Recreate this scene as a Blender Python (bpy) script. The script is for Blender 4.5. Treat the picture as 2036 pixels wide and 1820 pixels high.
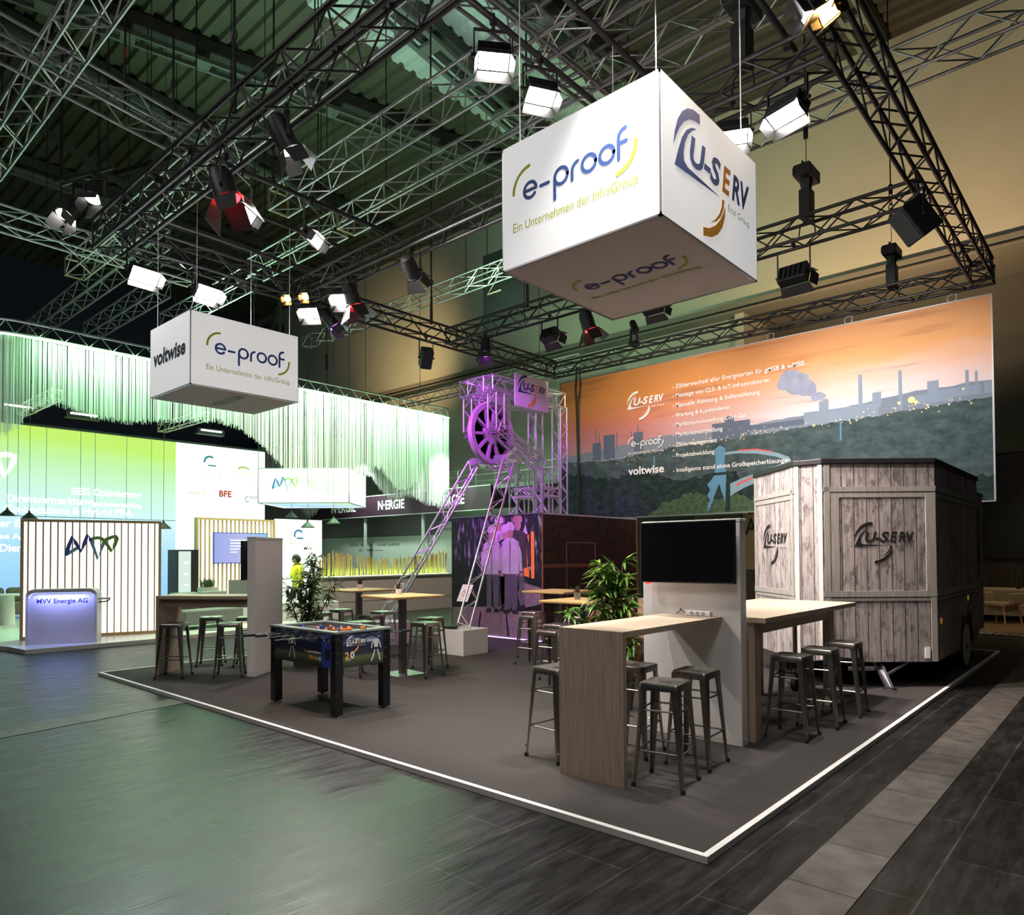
import bpy, math, random
from mathutils import Vector, Matrix
for o in list(bpy.data.objects): bpy.data.objects.remove(o)
sc = bpy.context.scene
COL = sc.collection
PI = math.pi
# ------------------------------------------------------------------ camera
F, CY, YAW, PITCH, ROLL = 1401.26, 1072.62, -0.729363691, 0.02154958, 0.00515267
fw = Vector((math.sin(YAW)*math.cos(PITCH), math.cos(YAW)*math.cos(PITCH), math.sin(PITCH)))
rt = Vector((math.cos(YAW), -math.sin(YAW), 0))
dn = fw.cross(rt)
rt2 = rt*math.cos(ROLL) + dn*math.sin(ROLL)
dn2 = fw.cross(rt2)
cam = bpy.data.cameras.new('camera'); camo = bpy.data.objects.new('camera', cam); COL.objects.link(camo)
cam.sensor_width = 36; cam.sensor_fit = 'HORIZONTAL'; cam.lens = 36*F/2036
cam.shift_y = (CY-910)/2036
cam.clip_end = 200
m = Matrix.Identity(4)
for i, v in enumerate((rt2, -dn2, -fw)):
    for j in range(3): m[j][i] = v[j]
m.translation = Vector((0, 0, 1.70))
camo.matrix_world = m
sc.camera = camo
# ------------------------------------------------------------------ world, exposure
w = bpy.data.worlds.new('world'); sc.world = w; w.use_nodes = True
w.node_tree.nodes['Background'].inputs[0].default_value = (.55, .6, .62, 1)
w.node_tree.nodes['Background'].inputs[1].default_value = .022
sc.view_settings.view_transform = 'Standard'
sc.view_settings.look = 'None'
sc.view_settings.exposure = 0.0
sc.view_settings.gamma = 1.0
# ------------------------------------------------------------------ lights that are not inside one fixture
def aim(o, d):
    o.rotation_euler = Vector(d).normalized().to_track_quat('-Z', 'Y').to_euler()
def lamp(name, kind, loc, d, power, color, size=.1, size_y=None, angle=60, blend=.5, parent=None):
    l = bpy.data.lights.new(name, kind); l.energy = power; l.color = color
    if kind == 'SPOT': l.spot_size = math.radians(angle); l.spot_blend = blend; l.shadow_soft_size = size
    elif kind == 'AREA':
        l.size = size
        if size_y: l.shape = 'RECTANGLE'; l.size_y = size_y
    else: l.shadow_soft_size = size
    o = bpy.data.objects.new(name, l); COL.objects.link(o)
    o.location = loc; aim(o, d)
    if parent is not None: o.parent = parent
    return o
WARM, COOL, WHITE = (1, .86, .72), (.86, .93, 1), (1, .95, .9)
PURPLE, RED, GREEN = (.62, .06, 1), (1, .02, .03), (.32, 1, .42)
# hall floodlights hung beyond the picture, over the aisle in front of the stand
lamp('hall_floodlight', 'AREA', (0.5, -2.5, 9.0), (-.45, .6, -.8), 170, WHITE, 2.5)
lamp('hall_floodlight', 'AREA', (-9.0, -2.0, 9.0), (.05, .6, -.7), 130, WHITE, 2.5)
lamp('added_aisle_light', 'SPOT', (-13.2, 9.6, 8.6), (-.35, .25, -1), 3400, WARM, .2, angle=100, blend=.8)  # extra spot put in to brighten the grey counter and the person
# LED light bars along the top of the string curtain ring (light the strings from above)
for yy, ln in ((6.7, 4.2), (11.0, 4.2), (14.9, 3.4)):
    l = lamp('curtain_led_bar', 'AREA', (-17.62, yy, 6.50), (-.25, 0, -1), 420, (.42,1,.48), .06, ln)
    l.rotation_euler = (0, math.radians(18), 0)
# uplights of the neighbouring stand that wash the roof and the hall wall in green
lamp('green_uplight', 'SPOT', (-19.0, 9.0, 7.3), (.45, .25, 1), 1100, (.5, 1, .68), .2, angle=125, blend=.8)
lamp('green_uplight', 'SPOT', (-14.0, 13.5, 7.2), (.12, .75, .55), 1100, (.6, 1, .55), .2, angle=100, blend=.9)
lamp('roof_worklight', 'SPOT', (-11.5, 9.2, 8.8), (-.2, .1, 1), 800, (.7, 1, .9), .1, angle=75, blend=.6)
lamp('unseen_wall_washer', 'SPOT', (-5.0, 16.6, 5.4), (.02, .72, 1), 2600, (1, .70, .36), .2, angle=110, blend=.9)  # unseen spot added behind the banner to brighten the hall wall
# warm wall washer high on the left of the hall wall
lamp('unseen_wall_washer', 'SPOT', (-24.0, 17.2, 9.4), (-.33, 1, .35), 800, (1, .74, .34), .3, angle=95, blend=.9)

# ------------------------------------------------------------------ mesh builder
def frame(o, r, u):
    """matrix whose x axis is r, y axis is u, z axis r x u, origin o"""
    r = Vector(r).normalized(); u = Vector(u).normalized(); n = r.cross(u)
    M = Matrix.Identity(4)
    for i, v in enumerate((r, u, n)):
        for j in range(3): M[j][i] = v[j]
    M.translation = Vector(o)
    return M
class MB:
    def __init__(s): s.v = []; s.f = []; s.mi = []; s.m = 0; s.M = None; s.n = 0
    def lift(s):
        s.n += 1
        return s.n*4e-5/(s.M.to_scale()[0] if s.M is not None else 1)
    def add(s, vs, fs):
        b = len(s.v)
        for p in vs:
            p = Vector(p)
            s.v.append(tuple(s.M @ p) if s.M is not None else tuple(p))
        for f in fs: s.f.append(tuple(b+i for i in f)); s.mi.append(s.m)
    def box(s, x0, x1, y0, y1, z0, z1):
        s.add([(x0,y0,z0),(x1,y0,z0),(x1,y1,z0),(x0,y1,z0),(x0,y0,z1),(x1,y0,z1),(x1,y1,z1),(x0,y1,z1)],
              [(3,2,1,0),(4,5,6,7),(0,1,5,4),(1,2,6,5),(2,3,7,6),(3,0,4,7)])
        return s
    def cbox(s, c, d): return s.box(c[0]-d[0]/2,c[0]+d[0]/2,c[1]-d[1]/2,c[1]+d[1]/2,c[2]-d[2]/2,c[2]+d[2]/2)
    def cyl(s, p0, p1, r0, r1=None, n=8, cap=True):
        r1 = r0 if r1 is None else r1
        p0 = Vector(p0); p1 = Vector(p1); d = (p1-p0).normalized()
        a = d.orthogonal().normalized(); b = d.cross(a)
        vs = []
        for p, r in ((p0, r0), (p1, r1)):
            for i in range(n):
                t = 2*PI*i/n; vs.append(p + (a*math.cos(t)+b*math.sin(t))*r)
        fs = [(i, (i+1)%n, n+(i+1)%n, n+i) for i in range(n)]
        if cap: fs += [tuple(range(n-1,-1,-1)), tuple(range(n, 2*n))]
        s.add(vs, fs); return s
    def bar(s, p0, p1, w, h, up=(0,0,1)):
        p0 = Vector(p0); p1 = Vector(p1); d = (p1-p0).normalized()
        a = d.cross(Vector(up))
        if a.length < 1e-4: a = d.cross(Vector((1,0,0)))
        a.normalize(); b = a.cross(d)
        vs = [p + a*(sx*w/2) + b*(sy*h/2) for p in (p0,p1) for sx,sy in ((-1,-1),(1,-1),(1,1),(-1,1))]
        s.add(vs, [(3,2,1,0),(4,5,6,7),(0,1,5,4),(1,2,6,5),(2,3,7,6),(3,0,4,7)]); return s
    def tube(s, pts, r, n=6, closed=False):
        pts = [Vector(p) for p in pts]; k = len(pts); vs = []; prev = None
        for i, p in enumerate(pts):
            if closed: d = pts[(i+1)%k]-pts[i-1]
            else: d = pts[min(i+1,k-1)]-pts[max(i-1,0)]
            d.normalize()
            a = d.orthogonal().normalized() if prev is None else (prev - d*prev.dot(d)).normalized()
            prev = a; b = d.cross(a)
            rr = r[i] if isinstance(r, (list, tuple)) else r
            for j in range(n):
                t = 2*PI*j/n; vs.append(p + (a*math.cos(t)+b*math.sin(t))*rr)
        fs = []
        for i in range(k if closed else k-1):
            i2 = (i+1)%k
            for j in range(n): fs.append((i*n+j, i*n+(j+1)%n, i2*n+(j+1)%n, i2*n+j))
        if not closed: fs += [tuple(range(n-1,-1,-1)), tuple((k-1)*n+j for j in range(n))]
        s.add(vs, fs); return s
    def prism(s, pts, z0, z1):
        n = len(pts)
        s.add([(p[0],p[1],z0) for p in pts]+[(p[0],p[1],z1) for p in pts],
              [tuple(range(n-1,-1,-1)), tuple(range(n,2*n))]+[(i,(i+1)%n,n+(i+1)%n,n+i) for i in range(n)]); return s
    def poly(s, pts, z=0.0):
        z += s.lift() if s.M is not None else 0
        s.add([(p[0],p[1],p[2] if len(p)>2 else z) for p in pts], [tuple(range(len(pts)))]); return s
    def lathe(s, prof, n=16, c=(0,0,0)):
        vs = [(c[0]+r*math.cos(2*PI*i/n), c[1]+r*math.sin(2*PI*i/n), c[2]+z) for r,z in prof for i in range(n)]
        fs = [(k*n+i, k*n+(i+1)%n, (k+1)*n+(i+1)%n, (k+1)*n+i) for k in range(len(prof)-1) for i in range(n)]
        if prof[0][0] > 1e-5: fs.append(tuple(range(n-1,-1,-1)))
        if prof[-1][0] > 1e-5: fs.append(tuple((len(prof)-1)*n+i for i in range(n)))
        s.add(vs, fs); return s
    def ball(s, c, r, n=10, sq=(1,1,1)):
        k = max(4, n//2+1); vs = []; fs = []
        for i in range(k+1):
            t = PI*i/k
            for j in range(n):
                p = 2*PI*j/n
                vs.append((c[0]+sq[0]*r*math.sin(t)*math.cos(p), c[1]+sq[1]*r*math.sin(t)*math.sin(p), c[2]+sq[2]*r*math.cos(t)))
        for i in range(k):
            for j in range(n): fs.append((i*n+j, (i+1)*n+j, (i+1)*n+(j+1)%n, i*n+(j+1)%n))
        s.add(vs, fs); return s
    def stroke(s, pts, wd, z=0.0, cap=True, closed=False):
        """flat ribbon with round ends in the local xy plane"""
        z += s.lift()
        pts = [Vector((p[0],p[1],0)) for p in pts]; k = len(pts); L = []; Rr = []
        for i, p in enumerate(pts):
            if closed: d = pts[(i+1)%k]-pts[i-1]
            else: d = pts[min(i+1,k-1)]-pts[max(i-1,0)]
            d.normalize(); nrm = Vector((-d.y, d.x, 0))
            ww = wd[i] if isinstance(wd, (list,tuple)) else wd
            L.append(p+nrm*ww/2); Rr.append(p-nrm*ww/2)
        vs = []
        for a, b in zip(L, Rr): vs += [(a.x,a.y,z),(b.x,b.y,z)]
        fs = [(2*i+1, 2*i+3, 2*i+2, 2*i) for i in range(k-1)]
        if closed: fs.append((2*k-1, 1, 0, 2*k-2))
        s.add(vs, fs)
        if cap and not closed:
            for p, q, ww in ((pts[0], pts[1], wd if not isinstance(wd,(list,tuple)) else wd[0]), (pts[-1], pts[-2], wd if not isinstance(wd,(list,tuple)) else wd[-1])):
                if ww < 1e-5: continue
                d = (p-q).normalized(); a0 = math.atan2(d.y, d.x)
                s.add([(p.x+ww/2*math.cos(a0+t), p.y+ww/2*math.sin(a0+t), z) for t in [(-.5+i/8)*PI for i in range(9)]], [tuple(range(9))])
        return s
    def text(s, body, size, x=0, y=0, z=0, align='LEFT', shear=0, bold=0, fit=None):
        c = bpy.data.curves.new('t', 'FONT'); c.body = body; c.size = size; c.align_x = align; c.shear = shear; c.offset = bold; c.resolution_u = 3
        o = bpy.data.objects.new('t', c); COL.objects.link(o)
        dg = bpy.context.evaluated_depsgraph_get(); me = o.evaluated_get(dg).to_mesh()
        vs = [v.co.copy() for v in me.vertices]; fs = [tuple(p.vertices) for p in me.polygons]
        nz = [p.normal.z for p in me.polygons]
        o.evaluated_get(dg).to_mesh_clear()
        bpy.data.objects.remove(o); bpy.data.curves.remove(c)
        k = 1.0
        if fit and vs:
            xs = [v.x for v in vs]; k = fit/(max(xs)-min(xs)); x0 = min(xs)
            vs = [Vector(((v.x-x0)*k, v.y, 0)) for v in vs]
        s.add([(v.x+x, v.y+y, z) for v in vs], [f if n >= 0 else tuple(reversed(f)) for f, n in zip(fs, nz)]); return s
    def build(s, name, mats, parent=None, smooth=0, bevel=0, loc=None):
        me = bpy.data.meshes.new(name)
        me.from_pydata(s.v, [], s.f)
        mats = mats if isinstance(mats, (list, tuple)) else [mats]
        for mm in mats: me.materials.append(mm)
        me.polygons.foreach_set('material_index', s.mi)
        uv = me.uv_layers.new(name='uv')
        me.update()
        buf = [0.0]*(2*len(me.loops))
        for p in me.polygons:
            n = p.normal; ax, ay, az = abs(n.x), abs(n.y), abs(n.z)
            if az > .75: fu = lambda c: (c[0], c[1])
            else:
                L = math.hypot(n.x, n.y) or 1; tx, ty = -n.y/L, n.x/L
                fu = lambda c: (c[0]*tx+c[1]*ty, c[2])
            for li in p.loop_indices:
                a, b = fu(s.v[me.loops[li].vertex_index]); buf[2*li] = a; buf[2*li+1] = b
        uv.data.foreach_set('uv', buf)
        if smooth:
            me.polygons.foreach_set('use_smooth', [True]*len(me.polygons))
            me.set_sharp_from_angle(angle=math.radians(smooth))
        o = bpy.data.objects.new(name, me); COL.objects.link(o)
        if parent is not None: o.parent = parent
        if loc: o.location = loc
        if bevel:
            b = o.modifiers.new('edge', 'BEVEL'); b.width = bevel; b.segments = 2; b.limit_method = 'ANGLE'
        return o
# ------------------------------------------------------------------ naming helpers
def tag(o, label, cat, group=None):
    o['label'] = label; o['category'] = cat
    if group: o['group'] = group
    return o
def thing(name, label, cat, loc=(0,0,0), rz=0.0, group=None):
    o = bpy.data.objects.new(name, None); COL.objects.link(o); o.location = loc; o.rotation_euler = (0,0,rz)
    o.empty_display_size = .05
    return tag(o, label, cat, group)
def struct(o): o['kind'] = 'structure'; return o
def dup(root, loc, rz, label, group=None):
    r = root.copy(); COL.objects.link(r); r.location = loc; r.rotation_euler = (0,0,rz); r['label'] = label
    if group: r['group'] = group
    def rec(a, b):
        for ch in list(a.children):
            c = ch.copy(); COL.objects.link(c); c.parent = b; rec(ch, c)
    rec(root, r)
    return r
# ------------------------------------------------------------------ materials
def nd(nt, t, **kw):
    n = nt.nodes.new(t)
    for k, v in kw.items(): setattr(n, k, v)
    return n
def mat(name, col, rough=.5, metal=0.0, var=.06, scale=6.0, em=None, es=0.0, spec=.5, bump=0.0, alpha=None, trans=0.0):
    mt = bpy.data.materials.new(name); mt.use_nodes = True; nt = mt.node_tree; b = nt.nodes['Principled BSDF']
    b.inputs['Roughness'].default_value = rough; b.inputs['Metallic'].default_value = metal
    b.inputs['Specular IOR Level'].default_value = spec
    tc = nd(nt, 'ShaderNodeTexCoord'); nz = nd(nt, 'ShaderNodeTexNoise'); nz.inputs['Scale'].default_value = scale; nz.inputs['Detail'].default_value = 3
    nt.links.new(tc.outputs['Object'], nz.inputs['Vector'])
    mx = nd(nt, 'ShaderNodeMix', data_type='RGBA')
    c = tuple(col)+(1,)
    mx.inputs[6].default_value = tuple(max(0, x*(1-var)) for x in col)+(1,)
    mx.inputs[7].default_value = tuple(min(1, x*(1+var)) for x in col)+(1,)
    nt.links.new(nz.outputs['Fac'], mx.inputs[0]); nt.links.new(mx.outputs[2], b.inputs['Base Color'])
    if em is not None:
        b.inputs['Emission Color'].default_value = tuple(em)+(1,); b.inputs['Emission Strength'].default_value = es
    if bump:
        bp = nd(nt, 'ShaderNodeBump'); bp.inputs['Strength'].default_value = bump; bp.inputs['Distance'].default_value = .01
        nt.links.new(nz.outputs['Fac'], bp.inputs['Height']); nt.links.new(bp.outputs[0], b.inputs['Normal'])
    if trans: b.inputs['Transmission Weight'].default_value = trans
    return mt
def ramp(nt, stops, interp='LINEAR'):
    r = nd(nt, 'ShaderNodeValToRGB'); e = r.color_ramp.elements; r.color_ramp.interpolation = interp
    while len(e) < len(stops): e.new(.5)
    for i, (p, c) in enumerate(stops): e[i].position = p; e[i].color = tuple(c)+((1,) if len(c) == 3 else ())
    return r
def wood(name, c1, c2, vertical=True, rough=.5, sc1=1.0):
    mt = bpy.data.materials.new(name); mt.use_nodes = True; nt = mt.node_tree; b = nt.nodes['Principled BSDF']; b.inputs['Roughness'].default_value = rough
    uv = nd(nt, 'ShaderNodeUVMap'); mp = nd(nt, 'ShaderNodeMapping')
    mp.inputs['Scale'].default_value = (60*sc1, 2.2*sc1, 1) if vertical else (2.2*sc1, 60*sc1, 1)
    nt.links.new(uv.outputs[0], mp.inputs[0])
    nz = nd(nt, 'ShaderNodeTexNoise'); nz.inputs['Scale'].default_value = 1; nz.inputs['Detail'].default_value = 5; nz.inputs['Roughness'].default_value = .65
    nt.links.new(mp.outputs[0], nz.inputs['Vector'])
    r = ramp(nt, [(.3, c1), (.5, tuple((a+b_)/2 for a, b_ in zip(c1, c2))), (.72, c2)])
    nt.links.new(nz.outputs['Fac'], r.inputs[0]); nt.links.new(r.outputs[0], b.inputs['Base Color'])
    bp = nd(nt, 'ShaderNodeBump'); bp.inputs['Strength'].default_value = .15; bp.inputs['Distance'].default_value = .003
    nt.links.new(nz.outputs['Fac'], bp.inputs['Height']); nt.links.new(bp.outputs[0], b.inputs['Normal'])
    return mt
def planks(name):
    """weathered grey vertical boards, joints every 0.19 m along u, grain along v (uv in metres)"""
    mt = bpy.data.materials.new(name); mt.use_nodes = True; nt = mt.node_tree; b = nt.nodes['Principled BSDF']; b.inputs['Roughness'].default_value = .65
    L = nt.links.new
    uv = nd(nt, 'ShaderNodeUVMap'); sx = nd(nt, 'ShaderNodeSeparateXYZ'); L(uv.outputs[0], sx.inputs[0])
    dv = nd(nt, 'ShaderNodeMath', operation='DIVIDE'); L(sx.outputs[0], dv.inputs[0]); dv.inputs[1].default_value = .153
    fl = nd(nt, 'ShaderNodeMath', operation='FLOOR'); L(dv.outputs[0], fl.inputs[0])
    fr = nd(nt, 'ShaderNodeMath', operation='FRACT'); L(dv.outputs[0], fr.inputs[0])
    cb = nd(nt, 'ShaderNodeCombineXYZ'); L(sx.outputs[0], cb.inputs[0]); L(sx.outputs[1], cb.inputs[1]); 
    ml = nd(nt, 'ShaderNodeMath', operation='MULTIPLY'); L(fl.outputs[0], ml.inputs[0]); ml.inputs[1].default_value = 3.7; L(ml.outputs[0], cb.inputs[2])
    mp = nd(nt, 'ShaderNodeMapping'); mp.inputs['Scale'].default_value = (45, 2.5, 1); L(cb.outputs[0], mp.inputs[0])
    g = nd(nt, 'ShaderNodeTexNoise'); g.inputs['Scale'].default_value = 1; g.inputs['Detail'].default_value = 5; L(mp.outputs[0], g.inputs['Vector'])
    mp2 = nd(nt, 'ShaderNodeMapping'); mp2.inputs['Scale'].default_value = (7, 3, 1); L(cb.outputs[0], mp2.inputs[0])
    g2 = nd(nt, 'ShaderNodeTexNoise'); g2.inputs['Scale'].default_value = 1.6; g2.inputs['Detail'].default_value = 6; g2.inputs['Roughness'].default_value = .7; L(mp2.outputs[0], g2.inputs['Vector'])
    r1 = ramp(nt, [(.3, (.25,.22,.21)), (.55, (.42,.385,.37)), (.75, (.5,.47,.455))]); L(g.outputs['Fac'], r1.inputs[0])
    r2 = ramp(nt, [(.38, (.28,.25,.24)), (.5, (1,1,1))]); L(g2.outputs['Fac'], r2.inputs[0])
    wn = nd(nt, 'ShaderNodeTexWhiteNoise', noise_dimensions='1D'); L(fl.outputs[0], wn.inputs['W'])
    r3 = ramp(nt, [(0, (.72,.7,.7)), (1, (1.1,1.06,1.05))]); L(wn.outputs['Value'], r3.inputs[0])
    m1 = nd(nt, 'ShaderNodeMix', data_type='RGBA', blend_type='MULTIPLY'); m1.inputs[0].default_value = .8; L(r1.outputs[0], m1.inputs[6]); L(r2.outputs[0], m1.inputs[7])
    m2 = nd(nt, 'ShaderNodeMix', data_type='RGBA', blend_type='MULTIPLY'); m2.inputs[0].default_value = 1; L(m1.outputs[2], m2.inputs[6]); L(r3.outputs[0], m2.inputs[7])
    jr = ramp(nt, [(0, (.06,.05,.05)), (.03, (.06,.05,.05)), (.05, (1,1,1)), (.97, (1,1,1)), (.985, (.15,.12,.12))]); L(fr.outputs[0], jr.inputs[0])
    m3 = nd(nt, 'ShaderNodeMix', data_type='RGBA', blend_type='MULTIPLY'); m3.inputs[0].default_value = 1; L(m2.outputs[2], m3.inputs[6]); L(jr.outputs[0], m3.inputs[7])
    L(m3.outputs[2], b.inputs['Base Color'])
    bp = nd(nt, 'ShaderNodeBump'); bp.inputs['Strength'].default_value = .3; bp.inputs['Distance'].default_value = .004
    L(jr.outputs[0], bp.inputs['Height']); L(bp.outputs[0], b.inputs['Normal'])
    return mt
def brick(name, c1, c2, mortar, rough=.8, scale=1.0, bw=.24, rh=.075, bump=.4, mort=.008):
    mt = bpy.data.materials.new(name); mt.use_nodes = True; nt = mt.node_tree; b = nt.nodes['Principled BSDF']; b.inputs['Roughness'].default_value = rough
    uv = nd(nt, 'ShaderNodeUVMap'); bk = nd(nt, 'ShaderNodeTexBrick')
    bk.inputs['Scale'].default_value = scale; bk.inputs['Brick Width'].default_value = bw; bk.inputs['Row Height'].default_value = rh; bk.inputs['Mortar Size'].default_value = mort
    bk.inputs['Color1'].default_value = c1+(1,); bk.inputs['Color2'].default_value = c2+(1,); bk.inputs['Mortar'].default_value = mortar+(1,)
    nt.links.new(uv.outputs[0], bk.inputs['Vector'])
    nz = nd(nt, 'ShaderNodeTexNoise'); nz.inputs['Scale'].default_value = 7; nz.inputs['Detail'].default_value = 5
    nt.links.new(uv.outputs[0], nz.inputs['Vector'])
    r = ramp(nt, [(.3, (.55,.55,.55)), (.7, (1.15,1.15,1.15))]); nt.links.new(nz.outputs['Fac'], r.inputs[0])
    mx = nd(nt, 'ShaderNodeMix', data_type='RGBA', blend_type='MULTIPLY'); mx.inputs[0].default_value = 1
    nt.links.new(bk.outputs['Color'], mx.inputs[6]); nt.links.new(r.outputs[0], mx.inputs[7]); nt.links.new(mx.outputs[2], b.inputs['Base Color'])
    bp = nd(nt, 'ShaderNodeBump'); bp.inputs['Strength'].default_value = bump; bp.inputs['Distance'].default_value = .004; bp.invert = True
    nt.links.new(bk.outputs['Fac'], bp.inputs['Height']); nt.links.new(bp.outputs[0], b.inputs['Normal'])
    return mt
def emit(name, col, s):
    mt = bpy.data.materials.new(name); mt.use_nodes = True; nt = mt.node_tree
    b = nt.nodes['Principled BSDF']; b.inputs['Base Color'].default_value = (.8,.8,.8,1); b.inputs['Roughness'].default_value = .6
    b.inputs['Emission Color'].default_value = tuple(col)+(1,); b.inputs['Emission Strength'].default_value = s
    return mt
M_WHITE = mat('white_panel', (.80,.77,.76), .55, var=.02)
M_SIGN = mat('sign_fabric_glow', (.85,.85,.86), .7, var=.01, em=(1,1,1), es=.42)  # fabric given its own glow to keep the cube sides white
M_SIGNB = mat('sign_underside_fabric', (.62,.55,.54), .8, var=.04)  # same fabric in duller brown, underside shade put into the colour
M_ALU = mat('aluminium_profile', (.42,.42,.44), .35, .9)
M_BLACK = mat('black_truss_paint', (.018,.018,.018), .45)
M_BLK2 = mat('black_housing', (.012,.012,.013), .5)
M_SILV = mat('silver_truss_tube', (.62,.63,.64), .32, .85, var=.1)
M_DARKSILV = mat('dull_truss_tube', (.30,.31,.31), .4, .7, var=.1)
M_STEEL = mat('gunmetal_steel', (.33,.31,.29), .33, 1.0, var=.3, scale=9)
M_CHROME = mat('chrome', (.8,.8,.8), .12, 1.0)
M_RUB = mat('black_rubber', (.012,.012,.012), .7)
M_OAK = wood('pale_oak_veneer', (.30,.215,.15), (.50,.40,.31))
M_OAKT = wood('pale_oak_top', (.36,.27,.19), (.56,.46,.355), vertical=False)
M_OAKX = wood('pale_oak_top_across', (.36,.27,.19), (.56,.46,.355), vertical=True)
M_PINE = wood('golden_pine', (.48,.28,.10), (.68,.45,.2), vertical=False)
M_SLAT = wood('ash_slat', (.38,.27,.10), (.55,.42,.2))
M_PLANK = planks('weathered_boards')
M_GREYW = wood('grey_weathered_trim', (.23,.215,.19), (.42,.40,.36))
M_BLUE = mat('print_blue', (.06,.13,.42), .6, var=.01)
M_NAVY = mat('print_navy', (.02,.03,.2), .6, var=.01)
M_LIME = mat('print_lime', (.62,.68,.08), .6, var=.01)
M_ORANGE = mat('print_orange', (.9,.42,.05), .6, var=.01)
M_INK = mat('print_black', (.012,.011,.011), .6, var=.01)
M_SLATE = mat('print_slate', (.08,.1,.13), .6, var=.01)
M_PWHITE = mat('print_white', (.9,.9,.9), .6, var=.01)
M_GREYTX = mat('print_grey', (.4,.4,.42), .6, var=.01)
M_LIT = emit('lamp_lens_lit', (1,.97,.93), 40)
M_LITS = emit('lamp_reflector_lit', (1,.97,.93), 6)
M_LITW = emit('lamp_lens_amber', (1,.5,.1), 30)
M_LITR = emit('lamp_lens_red', (1,.02,.03), 9)
M_LITP = emit('lamp_lens_purple', (.6,.1,1), 9)
M_OFF = mat('lamp_lens_off', (.03,.03,.035), .15)
# ================================================================== THE HALL
ZP = .038                                                   # top of the stand carpet
def floor_mat():
    mt = bpy.data.materials.new('hall_floor_blocks'); mt.use_nodes = True; nt = mt.node_tree; b = nt.nodes['Principled BSDF']; L = nt.links.new; b.inputs['Specular IOR Level'].default_value = .22
    uv = nd(nt, 'ShaderNodeUVMap'); mp = nd(nt, 'ShaderNodeMapping'); mp.inputs['Rotation'].default_value = (0, 0, PI/2); L(uv.outputs[0], mp.inputs[0])
    bk = nd(nt, 'ShaderNodeTexBrick'); bk.inputs['Scale'].default_value = 1; bk.inputs['Brick Width'].default_value = 1.3; bk.inputs['Row Height'].default_value = .42; bk.inputs['Mortar Size'].default_value = .006
    bk.inputs['Color1'].default_value = (.010,.0098,.0092,1); bk.inputs['Color2'].default_value = (.018,.017,.016,1); bk.inputs['Mortar'].default_value = (.045,.042,.038,1)
    L(mp.outputs[0], bk.inputs['Vector'])
    mp2 = nd(nt, 'ShaderNodeMapping'); mp2.inputs['Scale'].default_value = (9, 1.6, 1); L(uv.outputs[0], mp2.inputs[0])
    nz = nd(nt, 'ShaderNodeTexNoise'); nz.inputs['Scale'].default_value = 1.3; nz.inputs['Detail'].default_value = 9; nz.inputs['Roughness'].default_value = .7; L(mp2.outputs[0], nz.inputs['Vector'])
    r = ramp(nt, [(.42, (.55,.55,.55)), (.6, (1.3,1.25,1.2)), (.74, (3.2,3,2.8))]); L(nz.outputs['Fac'], r.inputs[0])
    mx = nd(nt, 'ShaderNodeMix', data_type='RGBA', blend_type='MULTIPLY'); mx.inputs[0].default_value = 1; L(bk.outputs['Color'], mx.inputs[6]); L(r.outputs[0], mx.inputs[7]); L(mx.outputs[2], b.inputs['Base Color'])
    rr = nd(nt, 'ShaderNodeMapRange'); rr.inputs[1].default_value = .3; rr.inputs[2].default_value = .75; rr.inputs[3].default_value = .26; rr.inputs[4].default_value = .55; L(nz.outputs['Fac'], rr.inputs[0]); L(rr.outputs[0], b.inputs['Roughness'])
    nz2 = nd(nt, 'ShaderNodeTexNoise'); nz2.inputs['Scale'].default_value = 5; nz2.inputs['Detail'].default_value = 2; L(mp2.outputs[0], nz2.inputs['Vector'])
    ad = nd(nt, 'ShaderNodeMath', operation='MULTIPLY_ADD'); L(bk.outputs['Fac'], ad.inputs[0]); ad.inputs[1].default_value = -.6; L(nz2.outputs['Fac'], ad.inputs[2])
    bp = nd(nt, 'ShaderNodeBump'); bp.inputs['Strength'].default_value = .35; bp.inputs['Distance'].default_value = .006; L(ad.outputs[0], bp.inputs['Height']); L(bp.outputs[0], b.inputs['Normal'])
    return mt
struct(MB().box(-42, 12, -8, 24, -.3, 0).build('floor', floor_mat()))
M_STRIP = brick('floor_duct_cover', (.075,.066,.056), (.105,.093,.08), (.03,.027,.024), .55, 1, 6, .62, .2)
b = MB().box(-1.41, -1.07, -4, 22, 0, .004); struct(b.build('trim_1', M_STRIP))
b = MB(); b.M = frame((-8.28, 2.4, 0), (.988,.154,0), (-.154,.988,0)); b.box(-.18,.18,-3,1.2,0,.004); struct(b.build('trim_2', M_STRIP))
# carpeted stand floor with its white edge
M_CARPET = mat('charcoal_carpet', (.052,.046,.044), .95, var=.5, scale=160, spec=.1, bump=.3)
struct(MB().box(-11.14, -1.84, 3.64, 14.25, 0.001, ZP).build('carpet', M_CARPET))
M_EDGE = mat('white_edge_strip', (.72,.70,.68), .5, var=.04, scale=2)
for i, (x0, x1, y0, y1) in enumerate(((-11.18,-1.80,3.60,3.64), (-11.18,-1.80,14.25,14.29), (-11.18,-11.14,3.64,14.25), (-1.84,-1.80,3.64,14.25))):
    struct(MB().box(x0, x1, y0, y1, 0.001, ZP+.004).build('trim_%d' % (i+3), M_EDGE))
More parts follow.
